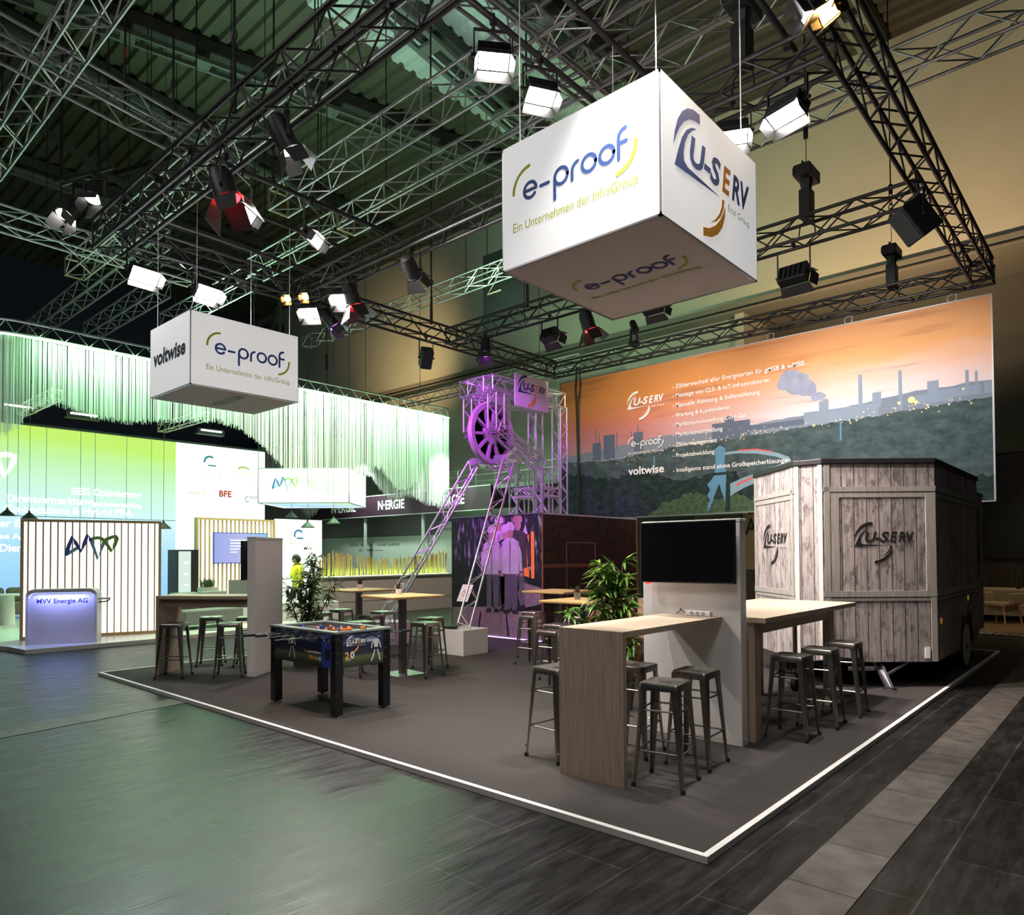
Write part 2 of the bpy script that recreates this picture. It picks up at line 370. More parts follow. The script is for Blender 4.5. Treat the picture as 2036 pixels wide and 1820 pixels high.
# hall walls
M_CONC = mat('hall_wall_plaster', (.50,.47,.42), .85, var=.1, scale=.9, bump=.05)
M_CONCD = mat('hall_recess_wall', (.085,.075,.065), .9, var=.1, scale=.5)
M_NAVYW = mat('dark_blue_hall_wall', (.035,.035,.07), .9)
b = MB(); b.box(-40, 12, 21.5, 21.8, 9.66, 16.3); b.box(-40, -9.4, 21.9, 22.1, 0, 9.66); b.box(-9.6, -9.3, 21.5, 23.6, 5.5, 9.4)
struct(b.build('wall_back', M_CONC))
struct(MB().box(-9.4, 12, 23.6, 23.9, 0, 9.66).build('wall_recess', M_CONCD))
struct(MB().box(-40, 12, 21.3, 23.6, 9.36, 9.66).build('trim_7', mat('wall_ledge', (.2,.18,.16), .85)))
b = MB()
for i in range(40): b.cyl((-39+i*1.3, 21.28, 9.45), (-37.7+i*1.3, 21.28, 9.45), .03, n=5)
struct(b.build('trim_8', M_BLK2))
b = MB(); b.box(-40.3, -40, -8, 21.5, 0, 16.3); b.box(-38.8, -36.8, 20.6, 21.5, 8, 15)
struct(b.build('wall_left', M_NAVYW))
# corrugated roof, pale sheets in the middle bay
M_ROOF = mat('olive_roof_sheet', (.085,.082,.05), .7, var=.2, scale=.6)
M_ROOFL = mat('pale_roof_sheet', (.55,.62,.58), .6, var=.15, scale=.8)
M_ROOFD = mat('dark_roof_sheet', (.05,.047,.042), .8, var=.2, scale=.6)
def roof(name, x0, x1, mt):
    b = MB(); y = -8.0; P = .46
    prof = []
    while y < 21.5:
        prof += [(y, 16.0), (y+.20, 16.0), (y+.25, 16.12), (y+.41, 16.12)]; y += P
    vs = [(x, yy, z) for x in (x0, x1) for yy, z in prof]; n = len(prof)
    b.add(vs, [(i, i+1, n+i+1, n+i) for i in range(n-1)])
    return struct(b.build(name, mt))
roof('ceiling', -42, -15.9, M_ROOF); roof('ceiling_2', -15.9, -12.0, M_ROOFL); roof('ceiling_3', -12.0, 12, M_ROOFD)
M_BEAM = mat('roof_girder', (.055,.058,.052), .7)
M_BEAML = mat('girder_flange', (.15,.17,.15), .6)
for i, (a, c, wd) in enumerate((((-20.9,1.5),(-16.6,19.5),.5), ((-21.0,-1),(-24.3,19.5),.55), ((-29.5,-2),(-29.5,21),.5), ((-12.9,4),(-15.2,21),.75), ((-11.2,3),(-11.2,21),.7), ((-6,-4),(-5.2,21),.6))):
    b = MB(); p0 = Vector((a[0],a[1],15.35)); p1 = Vector((c[0],c[1],15.35)); d = (p1-p0); n = int(d.length/1.7)
    b.bar(p0+Vector((0,0,.45)), p1+Vector((0,0,.45)), wd, .3)
    b.m = 1
    side = d.normalized().cross(Vector((0,0,1)))
    for s in (-.5, .5):                       # lower flange as two rails with plates: dark slots stay open between them
        b.bar(p0+side*s*wd*.8, p1+side*s*wd*.8, wd*.18, .12)
    for k in range(n+1):
        q = p0+d*(k/n); b.bar(q-d.normalized()*.18, q+d.normalized()*.18, wd*.9, .1)
    struct(b.build('beam_%d' % (i+1), [M_BEAM, M_BEAML]))
b = MB()
for (x0,y0,z0,x1,y1,z1) in ((-27,9,15.2,-19,11,14.6),(-22,1,14.8,-30,15,15),(-30,12,11,-37,17,14.5),(-26,15,13,-33,19,10),(-28,16,12.5,-36,20,12.5)):
    b.bar((x0,y0,z0),(x1,y1,z1),.16,.16)
struct(b.build('beam_7', M_BEAM))

# ================================================================== TRUSSES
def truss(name, label, p0, p1, mt, wd=.29, h=.29, r=.025, br=.011, step=.42, group=None, cat='truss', tri=False, ends=None, endmat=None, up=(0,0,1), parent=None):
    """lattice truss whose bottom centre line runs p0 -> p1"""
    p0 = Vector(p0); p1 = Vector(p1); d = p1-p0; Ln = d.length; d.normalize()
    a = d.cross(Vector(up))
    if a.length < 1e-3: a = Vector((1,0,0))
    a.normalize(); u = a.cross(d)
    if parent is None: t = thing(name, label, cat, p0, group=group)
    else:
        t = bpy.data.objects.new(name, None); COL.objects.link(t); t.parent = parent; t.location = p0-parent.location; t.empty_display_size = .05
    off = [(-.5,0),(.5,0),(.5,1),(-.5,1)] if not tri else [(-.5,0),(.5,0),(0,.87)]
    cs = [a*(x*wd)+u*(z*h) for x, z in off]
    for c in cs: MB().cyl(c, c+d*Ln, r, n=8).build('chord', mt, t, smooth=50)
    b = MB(); n = max(2, int(round(Ln/step))); k = len(cs)
    for j in range(k):
        A, B_ = cs[j], cs[(j+1)%k]
        for i in range(n):
            q0, q1 = d*(Ln*i/n), d*(Ln*(i+1)/n)
            if (i+j) % 2: b.cyl(A+q0, B_+q1, br, n=5, cap=False)
            else: b.cyl(B_+q0, A+q1, br, n=5, cap=False)
        for q in (d*.02, d*(Ln-.02)): b.cyl(A+q, B_+q, br*1.2, n=5, cap=False)
    b.build('lattice', mt, t, smooth=60)
    if ends:
        e = MB()
        for q in ends:
            for j in range(k): e.bar(cs[j]+d*q, cs[(j+1)%k]+d*q, .03, .03, up=d)
        e.build('end_frame', endmat, t)
    return t
ZT = 6.24
G = 'black trusses of the stand rig'
kw = dict(wd=.30, h=.32, r=.027, br=.012, step=.40, group=G)
truss('lighting_truss', 'black box truss along the front of the stand, over the aisle', (-11.4,3.75,ZT), (-1.75,3.75,ZT), M_BLACK, **{**kw, 'wd':.40, 'h':.40, 'r':.03})
truss('lighting_truss', 'black box truss across the stand behind the two hanging cubes', (-11.1,6.80,ZT), (-2.06,6.80,ZT), M_BLACK, **kw)
truss('lighting_truss', 'black box truss across the middle of the stand, above the wheel tower', (-11.1,10.45,ZT), (-2.06,10.45,ZT), M_BLACK, **kw)
truss('lighting_truss', 'black box truss the landscape banner hangs from', (-11.26,14.10,ZT), (-1.76,14.10,ZT), M_BLACK, **{**kw, 'wd':.29, 'h':.29})
truss('lighting_truss', 'black box truss on the right edge of the stand, over the trailer', (-1.91,3.6,ZT+.001), (-1.91,13.93,ZT+.001), M_BLACK, **kw)
truss('lighting_truss', 'black box truss on the left edge of the stand, beside the string curtain', (-11.1,3.95,ZT+.001), (-11.1,13.93,ZT+.001), M_BLACK, **kw)
ZQ = 6.67
for x, y0, y1, lb in ((-10.72,3.6,7.0,'leftmost black pipe above the small hanging cube'), (-9.53,3.6,7.0,'middle black pipe above the small hanging cube'), (-8.57,3.6,7.0,'black pipe to the right of the small cube, two dim lamps on it'),
                      (-4.40,3.6,7.0,'black pipe carrying the two bright floodlights left of the big cube'), (-3.75,3.6,7.0,'black pipe above the left side of the big hanging cube'), (-2.47,3.6,7.0,'black pipe above the right side of the big hanging cube')):
    t = thing('rigging_pipe', lb, 'pipe', (x, y0, ZQ), group='black rigging pipes')
    MB().cyl((0,0,0), (0,y1-y0,0), .03, n=10).build('tube', M_BLACK, t, smooth=50)
    for yy in (.15, y1-y0-.2): MB().cbox((0,yy,-.04), (.07,.06,.10)).build('clamp', M_BLK2, t)
# silver hall trusses, high under the roof
M_YEL = mat('yellow_end_frame', (.55,.45,.03), .5)
G2 = 'silver hall trusses under the roof'
ZS = 8.3
S = [('silver truss with a yellow end above the red lamp, running to the right', (-12.3,7.05),(-1.0,7.05), ZS, M_SILV, True),
     ('silver truss just behind the previous one, lit green, passing behind the big cube', (-12.0,8.38),(-1.0,8.38), ZS, M_SILV, True),
     ('short silver truss piece above the small hanging cube', (-15.6,8.35),(-12.15,8.35), ZS, M_SILV, False),
     ('dull silver truss end rising behind the small hanging cube', (-21.0,8.5),(-16.2,8.5), ZS, M_DARKSILV, False),
     ('silver truss with a yellow end behind the front black truss', (-18.7,5.45),(-6.0,5.45), ZS, M_SILV, True),
     ('brownish dull truss running towards the string curtain', (-24.5,6.1),(-15.4,6.1), ZS, M_DARKSILV, False),
     ('dark truss end left of the small cube, above the curtain', (-23.5,7.3),(-18.3,7.3), ZS, M_DARKSILV, False),
     ('silver truss in the upper left corner of the hall', (-14.8,2.95),(-6.5,2.95), ZS, M_SILV, True),
     ('dull truss crossing behind the upper left silver truss', (-10.9,1.6),(-11.7,6.0), ZS, M_DARKSILV, False),
     ('pale truss crossing the roof at the left edge above the curtain', (-16.9,2.6),(-17.1,7.5), ZS, M_SILV, False),
     ('long silver truss in front of the tan hall wall on the right', (-8.0,10.93),(1.5,10.93), ZS, M_SILV, False),
     ('dull silver truss above the big cube', (-6.4,7.8),(-1.0,7.8), ZS+.4, M_DARKSILV, False),
     ('grey truss beside the two bright floodlights left of the big cube', (-5.9,3.2),(-5.75,9.3), ZS, M_DARKSILV, False),
     ('green-lit truss low behind the numeral sign, along the hall wall', (-24.4,15.2),(-13.2,15.2), 9.9, M_SILV, False),
     ('green-lit truss behind the top of the wheel tower', (-23.5,19.3),(-14.0,19.3), 8.05, M_SILV, False)]
for lb, a, c, z, mt, ye in S:
    t = truss('hall_truss', lb, (a[0],a[1],z), (c[0],c[1],z), mt, wd=.4, h=.4, r=.026, br=.012, step=.5, group=G2, ends=(0.0,) if ye else None, endmat=M_YEL)
    for f in (.12, .8):
        q = Vector((c[0]-a[0], c[1]-a[1], 0))*f; MB().cyl(q+Vector((0,0,.4)), q+Vector((0,0,16.05-z)), .012, n=5).build('suspension_wire', M_BLK2, t)
# slings and chains that carry the hall trusses
b = None
for lb, x, y, z0, z1 in (('dark hanging sling with a red ring over the left trusses', -11.75, 4.1, 8.7, 16.05), ('dark double sling left of the red-ring sling', -11.9, 4.9, 8.7, 16.05), ('dark sling at the far left under the roof', -16.9, 3.2, 8.7, 16.05),
                         ('dark chain next to the yellow truss end', -12.4, 7.0, 8.7, 16.05), ('dark sling over the pale left truss', -17.0, 4.7, 8.7, 16.05), ('dark steel wire to the front black truss', -7.5, 3.75, 6.64, 16.05),
                         ('dark wire in front of the tower-side hall wall', -11.1, 9.9, 6.56, 16.05), ('dark wire to the corner of the back truss', -8.9, 10.45, 6.56, 16.05)):
    t = thing('rigging_sling', lb, 'sling', (x, y, z0), group='slings under the roof')
    MB().cyl((0,0,0), (0,0,z1-z0), .018, n=6).build('wire', M_BLK2, t)
    MB().tube([(.05*math.cos(i*PI/5),0,.9+.07*math.sin(i*PI/5)) for i in range(10)], .014, 5, True).build('shackle', M_BLK2 if 'red ring' not in lb else mat('red_ring', (.3,.03,.03)), t)
    MB().cyl((0,0,.02),(0,0,.6),.035,.025,n=6).build('strap', M_BLK2, t)
# chain hoists
def hoist(lb, x, y, z0, top=9.6):
    t = thing('chain_hoist', lb, 'hoist', (x, y, z0), group='chain hoists of the stand rig')
    MB().cbox((0,0,.17),(.16,.22,.42)).build('motor_body', M_BLK2, t, bevel=.015)
    MB().cbox((0,.02,.62),(.24,.46,.17)).build('chain_bag_frame', M_BLK2, t, bevel=.02)
    MB().cyl((0,0,.36),(0,0,.56),.07,.10,n=8).build('neck', M_BLK2, t)
    MB().cbox((-.125,-.16,.62),(.006,.1,.1)).build('type_plate', M_GREYTX, t)
    MB().tube([(0,-.15,.70),(0,-.17,.75),(0,-.1,.76),(0,-.08,.7)], .01, 5).build('handle', M_BLK2, t)
    b = MB(); z = .70
    while z < 1.15: b.cyl((0,0,z),(0,0,z+.06),.006,n=5); z += .06
    b.cyl((0,0,1.15),(0,0,1.30),.035,n=7); 
    for k in range(4): b.tube([((.035 if k%2 else .008)*math.cos(i*PI/4),(.008 if k%2 else .035)*math.cos(i*PI/4),1.36+k*.09+.06*math.sin(i*PI/4)) for i in range(8)], .010, 5, True)
    b.cyl((0,0,1.70),(0,0,1.86),.035,n=7); b.cyl((0,0,1.86),(0,0,top-z0),.012,n=5)
    b.build('chain', M_BLK2, t)
    MB().tube([(0,0,-.04),(.1,0,-.12),(.12,0,-.28),(0,0,-.3),(-.12,0,-.28),(-.1,0,-.12)], .012, 5, True).build('sling', M_BLK2, t)
hoist('black chain hoist behind the top right of the big hanging cube', -2.9, 6.75, 6.60, 16.05)
hoist('black chain hoist in front of the tan hall wall, above the dark floodlight', -3.55, 10.45, 6.60, 16.05)
hoist('black chain hoist on the banner truss, right of the loudspeaker', -3.3, 14.10, 6.55, 16.05)
# ================================================================== LAMPS, LOUDSPEAKERS
def plate(b, p, t):
    """solid four-cornered plate: p four corners, thickness t"""
    p = [Vector(q) for q in p]; n = (p[1]-p[0]).cross(p[3]-p[0]).normalized()*t/2
    b.add([q-n for q in p]+[q+n for q in p], [(3,2,1,0),(4,5,6,7),(0,1,5,4),(1,2,6,5),(2,3,7,6),(3,0,4,7)])
M_DOOR = mat('barn_door_sheet', (.035,.033,.032), .4, spec=.6)
def fixture(label, hang, d, kind='panel', lens=None, power=0, color=WHITE, angle=80, drop=.30, w=.42, h=.26, dep=.14, flap=.2, reach=.35, group='lamps on the stand rig', inner=None, name=None, soft=.12):
    lens = lens or M_OFF
    nm = name or {'panel':'floodlight','fresnel':'spotlight','speaker':'loudspeaker','head':'moving_head_lamp'}[kind]
    cat = {'panel':'floodlight','fresnel':'spotlight','speaker':'loudspeaker','head':'spotlight'}[kind]
    t = thing(nm, label, cat, hang, group=group)
    d = Vector(d).normalized(); s = d.cross(Vector((0,0,1)))
    s = Vector((1,0,0)) if s.length < 1e-3 else s.normalized()
    n = -d; u = n.cross(s)
    c = Vector((0,0,-drop)); Mh = frame(c, s, u)
    b = MB(); b.cyl((0,0,.10), (0,0,-.06), .018, n=6); b.cbox((0,0,.03),(.05,.05,.07)); b.build('clamp', M_BLK2, t)
    if kind == 'speaker':
        b = MB(); b.M = Mh
        b.prism([(-w/2,-h/2),(w/2,-h/2),(w/2,h/2),(-w/2,h/2)], -dep/2, dep/2); b.build('cabinet', M_BLK2, t, bevel=.02)
        b = MB(); b.M = Mh; b.box(-w/2+.02,w/2-.02,-h/2+.02,h/2-.02,-dep/2-.008,-dep/2); b.build('grille', mat('speaker_grille',(.02,.02,.02),.8,scale=90,var=.6), t)
    yk = MB(); y0 = Vector((0,0,-.06)); hw = w/2+.03
    yk.bar(y0-s*hw, y0+s*hw, .03, .012)
    for q in (-1, 1): yk.bar(y0+s*q*hw, c+s*q*hw, .012, .03, up=s.cross(Vector((0,0,1)))); yk.cyl(c+s*q*(hw-.03), c+s*q*(hw+.03), .018, n=6)
    yk.build('yoke', M_BLK2, t)
    if kind == 'speaker': return t
    b = MB(); b.M = Mh
    if kind == 'panel':
        b.box(-w/2, w/2, -h/2, h/2, -dep/2, dep/2)
        for k in range(5): b.box(-w/2+.03+k*(w-.06)/5, -w/2+.05+k*(w-.06)/5, -h/2+.03, h/2-.03, dep/2, dep/2+.03)
        b.build('housing', M_BLK2, t, bevel=.01)
    else:
        R0 = min(w,h)/2
        b.lathe([(R0*.5, dep*1.3),(R0*.8, dep*1.2),(R0, dep*.7),(R0, -dep*.35),(R0*1.08,-dep*.4),(R0*1.08,-dep/2)], 18); b.build('housing', M_BLK2, t, smooth=40)
    b = MB(); b.M = Mh; e = .012
    if kind == 'panel': b.poly([(-w/2+e,h/2-e,-dep/2-.004),(w/2-e,h/2-e,-dep/2-.004),(w/2-e,-h/2+e,-dep/2-.004),(-w/2+e,-h/2+e,-dep/2-.004)])
    else: b.poly([(R0*.96*math.cos(-i*PI/9), R0*.96*math.sin(-i*PI/9), -dep/2-.004) for i in range(18)])
    b.build('lens', lens, t)
    if flap:
        a = w/2 if kind == 'panel' else R0; hh = h/2 if kind == 'panel' else R0
        z0 = -dep/2-.01; z1 = z0-flap*math.cos(reach); o = flap*math.sin(reach)
        for P in ([(-a,hh,z0),(a,hh,z0),(a+o*.7,hh+o,z1),(-a-o*.7,hh+o,z1)], [(a,-hh,z0),(-a,-hh,z0),(-a-o*.7,-hh-o,z1),(a+o*.7,-hh-o,z1)],
                  [(a,hh*.9,z0),(a,-hh*.9,z0),(a+o,-hh*.75,z1),(a+o,hh*.75,z1)], [(-a,-hh*.9,z0),(-a,hh*.9,z0),(-a-o,hh*.75,z1),(-a-o,-hh*.75,z1)]):
            b = MB(); b.M = Mh; plate(b, P, .006); b.build('barn_door', M_DOOR, t)
    if power: 
        p = c + d*(dep/2+.03)
        lamp('light', 'SPOT', p, d, power, color, soft, angle=angle, blend=.7, parent=t)
    return t
LG = 'white floodlights shining on the stand'
fx = lambda *a, **k: fixture(*a, **k)
BIG = dict(w=.30, h=.20, dep=.12, flap=.11, lens=M_LIT, group=LG)
fx('dazzling white floodlight over the left edge of the stand, left one of its pair', (-11.1,4.15,ZT), (.75,.05,-.72), power=800, angle=105, color=COOL, **{**BIG,'w':.42,'h':.24})
fx('dazzling white floodlight over the left edge of the stand, right one of its pair', (-11.1,5.10,ZT), (.75,.1,-.72), power=800, angle=105, color=COOL, **{**BIG,'w':.42,'h':.24})
fx('round white-hot floodlight just right of the small cube', (-10.65,6.72,ZT), (.35,-.45,-.8), power=720, angle=95, color=WHITE, **{**BIG,'w':.3,'h':.26})
fx('round white-hot floodlight next right of the one beside the small cube', (-9.70,6.72,ZT), (.35,-.45,-.8), power=720, angle=95, color=WHITE, **{**BIG,'w':.3,'h':.26})
fx('dazzling floodlight left of the big cube, upper of the two on one pipe', (-4.40,4.70,ZQ-.05), (.3,-.25,-.9), power=800, angle=100, color=WHITE, **BIG)
fx('dazzling floodlight left of the big cube, lower of the two on one pipe', (-4.40,5.38,ZQ-.05), (.35,-.2,-.9), power=800, angle=100, color=WHITE, **BIG)
fx('dazzling floodlight half hidden behind the top of the big cube', (-3.0,6.72,ZT), (.2,-.4,-.9), power=640, angle=95, color=WHITE, **BIG)
fx('dazzling floodlight right of the big cube, below the truss', (-2.45,6.72,ZT), (-.1,-.4,-.9), power=640, angle=95, color=WHITE, **{**BIG,'w':.36})
DIM = dict(w=.40, h=.16, dep=.12, flap=.10, lens=M_LITS, reach=.2, drop=.5, group='lamps seen from the side over the foosball table')
fx('slim floodlight seen from the side, left of two under one pipe', (-8.57,4.40,ZQ-.03), (.72,.45,-.6), power=850, angle=110, color=WHITE, **DIM)
fx('slim floodlight seen from the side, right of two under one pipe', (-8.57,5.42,ZQ-.03), (.72,.45,-.6), power=850, angle=110, color=WHITE, **DIM)
RD = dict(w=.26, h=.26, dep=.2, flap=.24, reach=.5, lens=M_LITR, group='lamps with red light in their barn doors', drop=.36)
fx('big black spotlight with glowing red barn doors on the front truss', (-7.75,3.78,ZT), (.25,.25,-1), 'fresnel', power=130, color=RED, angle=60, **{**RD,'w':.28,'h':.28,'flap':.28})
fx('black spotlight with red barn doors left of the numeral sign', (-9.55,6.80,ZT), (.1,.35,-1), 'fresnel', power=130, color=RED, angle=60, **RD)
fx('black spotlight with red barn doors partly hidden by the big cube', (-7.45,10.45,ZT), (.2,.25,-1), 'fresnel', power=130, color=RED, angle=60, **RD)
BK = dict(w=.22, h=.22, dep=.2, flap=.18, drop=.30)
fx('black spotlight with warm glints hanging from the front truss', (-6.45,3.78,ZT), (.2,.5,-1), 'fresnel', lens=M_LITS, power=700, angle=95, color=WARM, **BK)
fx('tall black spotlight right of the red lamp, faint purple rim', (-8.05,6.80,ZT), (-1.35,3.2,-2.0), 'fresnel', lens=M_LITP, power=1500, color=PURPLE, angle=44, **BK)
fx('black spotlight with a purple slit near the small cube', (-10.9,7.30,ZT), (.42,.66,-1.0), 'fresnel', lens=M_LITP, power=1000, color=PURPLE, angle=44, **BK)
fx('black spotlight with violet barn doors above the wheel tower', (-10.05,10.45,ZT), (.2,-.25,-1), 'fresnel', lens=M_LITP, power=600, color=PURPLE, angle=62, **BK)
fx('dark floodlight aimed at the banner, left of the red lamp', (-8.35,10.45,ZT), (.03,.93,-.42), power=440, angle=96, color=WARM, w=.34, h=.24, dep=.16, flap=.16, drop=.36)
fx('dark floodlight with open barn doors in front of the tan hall wall', (-3.75,10.45,ZT), (.05,.93,-.38), power=760, angle=90, color=WHITE, w=.42, h=.26, dep=.16, flap=.16, drop=.44)
fx('dark floodlight whose flaps show under the big cube', (-6.1,10.45,ZT), (0,.93,-.42), power=480, angle=96, color=WARM, w=.36, h=.2, dep=.16, flap=.14, drop=.36)
fx('small amber floodlight on the right truss', (-1.85,6.15,ZT+.22), (-.35,-.75,-.5), lens=M_LITW, power=60, color=(1,.6,.25), angle=85, w=.2, h=.15, dep=.12, flap=.08, drop=.2, soft=.06)
fx('small white lamp beside the amber floodlight on the right truss', (-1.98,6.0,ZT+.2), (-.6,-.5,-.5), lens=M_LITS, power=60, w=.2, h=.16, dep=.12, flap=.1, drop=.18)
fx('square black loudspeaker hanging from the left truss', (-11.1,9.75,ZT), (.6,-.3,-.55), 'speaker', w=.24, h=.40, dep=.26, drop=.42)
fx('black loudspeaker tilted down under the right truss', (-2.05,9.9,ZT), (-.6,-.55,-.6), 'speaker', w=.34, h=.46, dep=.32, drop=.38)
# two white spots of the neighbouring stand, far upper left
fx('white spotlight high on the left, lower one of the close pair', (-13.1,3.7,7.9), (.15,-.5,-1), 'fresnel', lens=M_LIT, power=30, w=.26, h=.26, dep=.2, flap=.22, drop=.5, group='pair of white spotlights upper left')
fx('white spotlight high on the left, upper one of the close pair', (-12.6,3.95,7.9), (.3,-.3,-1), 'fresnel', lens=M_LITS, power=30, w=.26, h=.26, dep=.2, flap=.22, drop=.3, group='pair of white spotlights upper left')
fx('added spotlight on the second truss behind the big cube, put in to light the trailer', (-4.6,6.80,ZT), (2.0,2.6,-4.0), 'fresnel', lens=M_LITS, power=1900, color=(1,.86,.82), angle=70, **BK)  # helper lamp added to brighten the trailer
fx('added spotlight on the second truss, hidden by the big cube, brightening the trailer front', (-3.5,6.80,ZT), (.9,2.6,-4.0), 'fresnel', lens=M_LITS, power=1300, color=(1,.88,.82), angle=70, **BK)  # second added lamp, only there to lift the trailer front
fx('added out-of-view spotlight on the front truss, put in to light the bar stools', (-2.3,3.78,ZT), (-.1,.3,-1), 'fresnel', lens=M_LITS, power=500, color=WHITE, angle=80, **BK)  # added lamp above the view, lights the front table and stools
t = thing('rigging_pipe', 'short black pipe holding the pair of white spotlights upper left', 'pipe', (-13.4,3.6,7.95)); MB().cyl((0,0,0),(1.2,.5,0),.025,n=8).build('tube', M_BLACK, t)
for f in (.1,.9): MB().cyl((1.2*f,.5*f,0),(1.2*f,.5*f,8.1),.012,n=5).build('suspension_wire', M_BLK2, t)
# small moving head standing on the banner truss, and two little amber lamps
t = thing('moving_head_lamp', 'small black moving head lamp standing on the banner truss', 'spotlight', (-8.75,14.10,ZT+.31))
MB().cbox((0,0,.05),(.2,.2,.1)).build('base', M_BLK2, t, bevel=.01)
b = MB(); b.bar((-.1,0,.08),(-.06,-.02,.42),.03,.06); b.bar((.1,0,.08),(.06,-.02,.42),.03,.06); b.build('yoke', M_BLK2, t)
MB().cyl((-.02,.1,.40),(.06,-.16,.50),.09,.075,n=12).build('head', M_BLK2, t, smooth=40)
MB().cyl((.06,-.16,.50),(.064,-.17,.504),.07,n=12).build('lens', M_OFF, t)
for lb, p in (('tiny amber lamp under the corner of the left truss', (-10.75,6.35,ZT)), ('tiny amber lamp next to the round floodlight', (-10.45,6.5,ZT))):
    fx(lb, p, (.5,-.6,-.5), 'fresnel', lens=M_LITW, w=.12, h=.12, dep=.1, flap=.08, drop=.16)
# ================================================================== LOGOS (drawn in the local xy plane of a frame)
def arc(cx, cy, r, a0, a1, n=20, ry=None):
    ry = ry or r
    return [(cx+r*math.cos(math.radians(a0+(a1-a0)*i/n)), cy+ry*math.sin(math.radians(a0+(a1-a0)*i/n))) for i in range(n+1)]
def eproof(b, M, wd, blue=0, lime=1, z=.003, sub=True):
    """e-proof mark, wd metres wide, frame origin at the left end of the letters' base line"""
    k = wd/8.15; b.M = M @ Matrix.Scale(k, 4); zz = z/k; sw = .20
    b.m = blue
    b.stroke([(1.0,.5),(1.72,.5)], sw, zz); b.stroke(arc(1.3,.5,.43,0,320), sw, zz)
    b.stroke([(2.05,.45),(2.6,.45)], sw, zz)
    b.stroke(arc(3.45,.5,.43,0,360), sw, zz, closed=False); b.stroke([(3.02,.5),(3.02,-.62)], sw, zz)
    b.stroke([(4.18,0),(4.18,.45)]+arc(4.62,.45,.44,180,100,8), sw, zz)
    b.stroke(arc(5.25,.5,.43,0,360), sw, zz); b.stroke(arc(6.35,.5,.43,0,360), sw, zz)
    b.stroke([(7.05,0),(7.05,1.0)]+arc(7.45,1.05,.40,180,90,8), sw, zz); b.stroke([(7.05,.78),(7.5,.78)], sw, zz)
    b.m = lime
    b.stroke(arc(1.35,.62,1.25,180,95,14), sw, zz); b.stroke(arc(6.75,.55,1.3,2,-80,14), sw, zz)
    if sub: b.text('Ein Unternehmen der InfraGroup', .74, .05, -1.55, zz, fit=8.1)
    b.M = None; b.m = 0
OUTER = [(113,0),(85,2),(60,11),(38,27),(20,50),(7,80),(0,112),(12,88),(26,66),(44,46),(66,31),(90,23),(113,20)]
INNER = [(100,36),(78,42),(56,56),(36,80),(20,112),(5,147),(208,137),(90,134),(60,131),(44,124),(42,108),(48,86),(62,64),(80,48)]
LOWA = [(213,137),(209,157),(197,176),(178,194),(152,210),(184,196),(206,178),(219,158),(224,137)]
LOWB = [(228,147),(226,172),(212,200),(190,222),(160,238),(122,247),(122,229),(150,222),(178,207),(200,188),(216,168)]
def userv(b, M, wd, blue=0, orange=1, grey=2, z=.003):
    """U-SERV mark, wd metres wide, frame origin at its centre"""
    k = wd/355.0; b.M = M @ Matrix.Scale(k, 4); zz = z/k
    T = lambda P: [(x-177, 123-y) for x, y in P]
    def ear(P):                                        # fan the crescents as quads between their two edges
        P = T(P); n = len(P); h = n//2
        for i in range(h):
            j = n-1-i
            q = [P[i], P[i+1], P[j-1 if j-1 > i+1 else j], P[j]]
            q2 = []
            for p in q:
                if p not in q2: q2.append(p)
            if len(q2) >= 3:
                ar = sum(q2[a][0]*q2[(a+1)%len(q2)][1]-q2[(a+1)%len(q2)][0]*q2[a][1] for a in range(len(q2)))
                b.poly(q2 if ar > 0 else q2[::-1], zz)
    b.m = blue; ear(OUTER); 
    P = T(INNER)
    b.add([(p[0],p[1],zz) for p in P], [(0,13,1),(1,13,12,2),(2,12,11,3),(3,11,10,4),(4,10,9,5),(5,9,8,6),(6,8,7)])
    b.text('U-S', 82, 68-177, 123-117, zz, shear=.22, bold=.036*82, fit=140)
    b.text('RV', 82, 262-177, 123-117, zz, shear=.22, bold=.036*82, fit=92)
    b.m = orange; b.text('E', 82, 213-177, 123-117, zz, shear=.22, bold=.036*82, fit=44); ear(LOWA); ear(LOWB)
    b.m = grey; b.text('Eitel Group', 22, 242-177, 123-152, zz, fit=112)
    b.M = None; b.m = 0
def mvv(b, M, wd, dark=0, mid=1, green=2, z=.003, words=False):
    k = wd/650.0; b.M = M @ Matrix.Scale(k, 4); zz = z/k
    T = lambda P: [(x-1080, 1530-y) for x, y in P]
    def smooth(P, n=6):
        out = []
        for i in range(len(P)-1):
            p0 = P[max(i-1,0)]; p1 = P[i]; p2 = P[i+1]; p3 = P[min(i+2,len(P)-1)]
            for j in range(n):
                t = j/n
                out.append(tuple(.5*((2*p1[a])+(-p0[a]+p2[a])*t*.6+(0 if t==0 else 0)+ (2*p2[a]-2*p1[a])*0) if False else p1[a]+(p2[a]-p1[a])*t for a in (0,1)))
        return out+[P[-1]]
    b.m = mid; b.stroke(T([(1060,1410),(1150,1690),(1222,1460)]), 46, zz*.8); b.stroke(T([(775,1620),(850,1570),(915,1525)]), 46, zz*.8)
    b.m = green; b.stroke(T([(1095,1398),(1150,1388),(1195,1400),(1235,1440),(1320,1580),(1355,1500),(1390,1390),(1375,1368),(1330,1375),(1250,1412)]), 46, zz)
    b.m = dark; b.stroke(T([(772,1620),(800,1500),(840,1380),(880,1460),(945,1580),(985,1470),(1025,1345),(1060,1420)]), 48, zz*1.2)
    b.M = None; b.m = 0

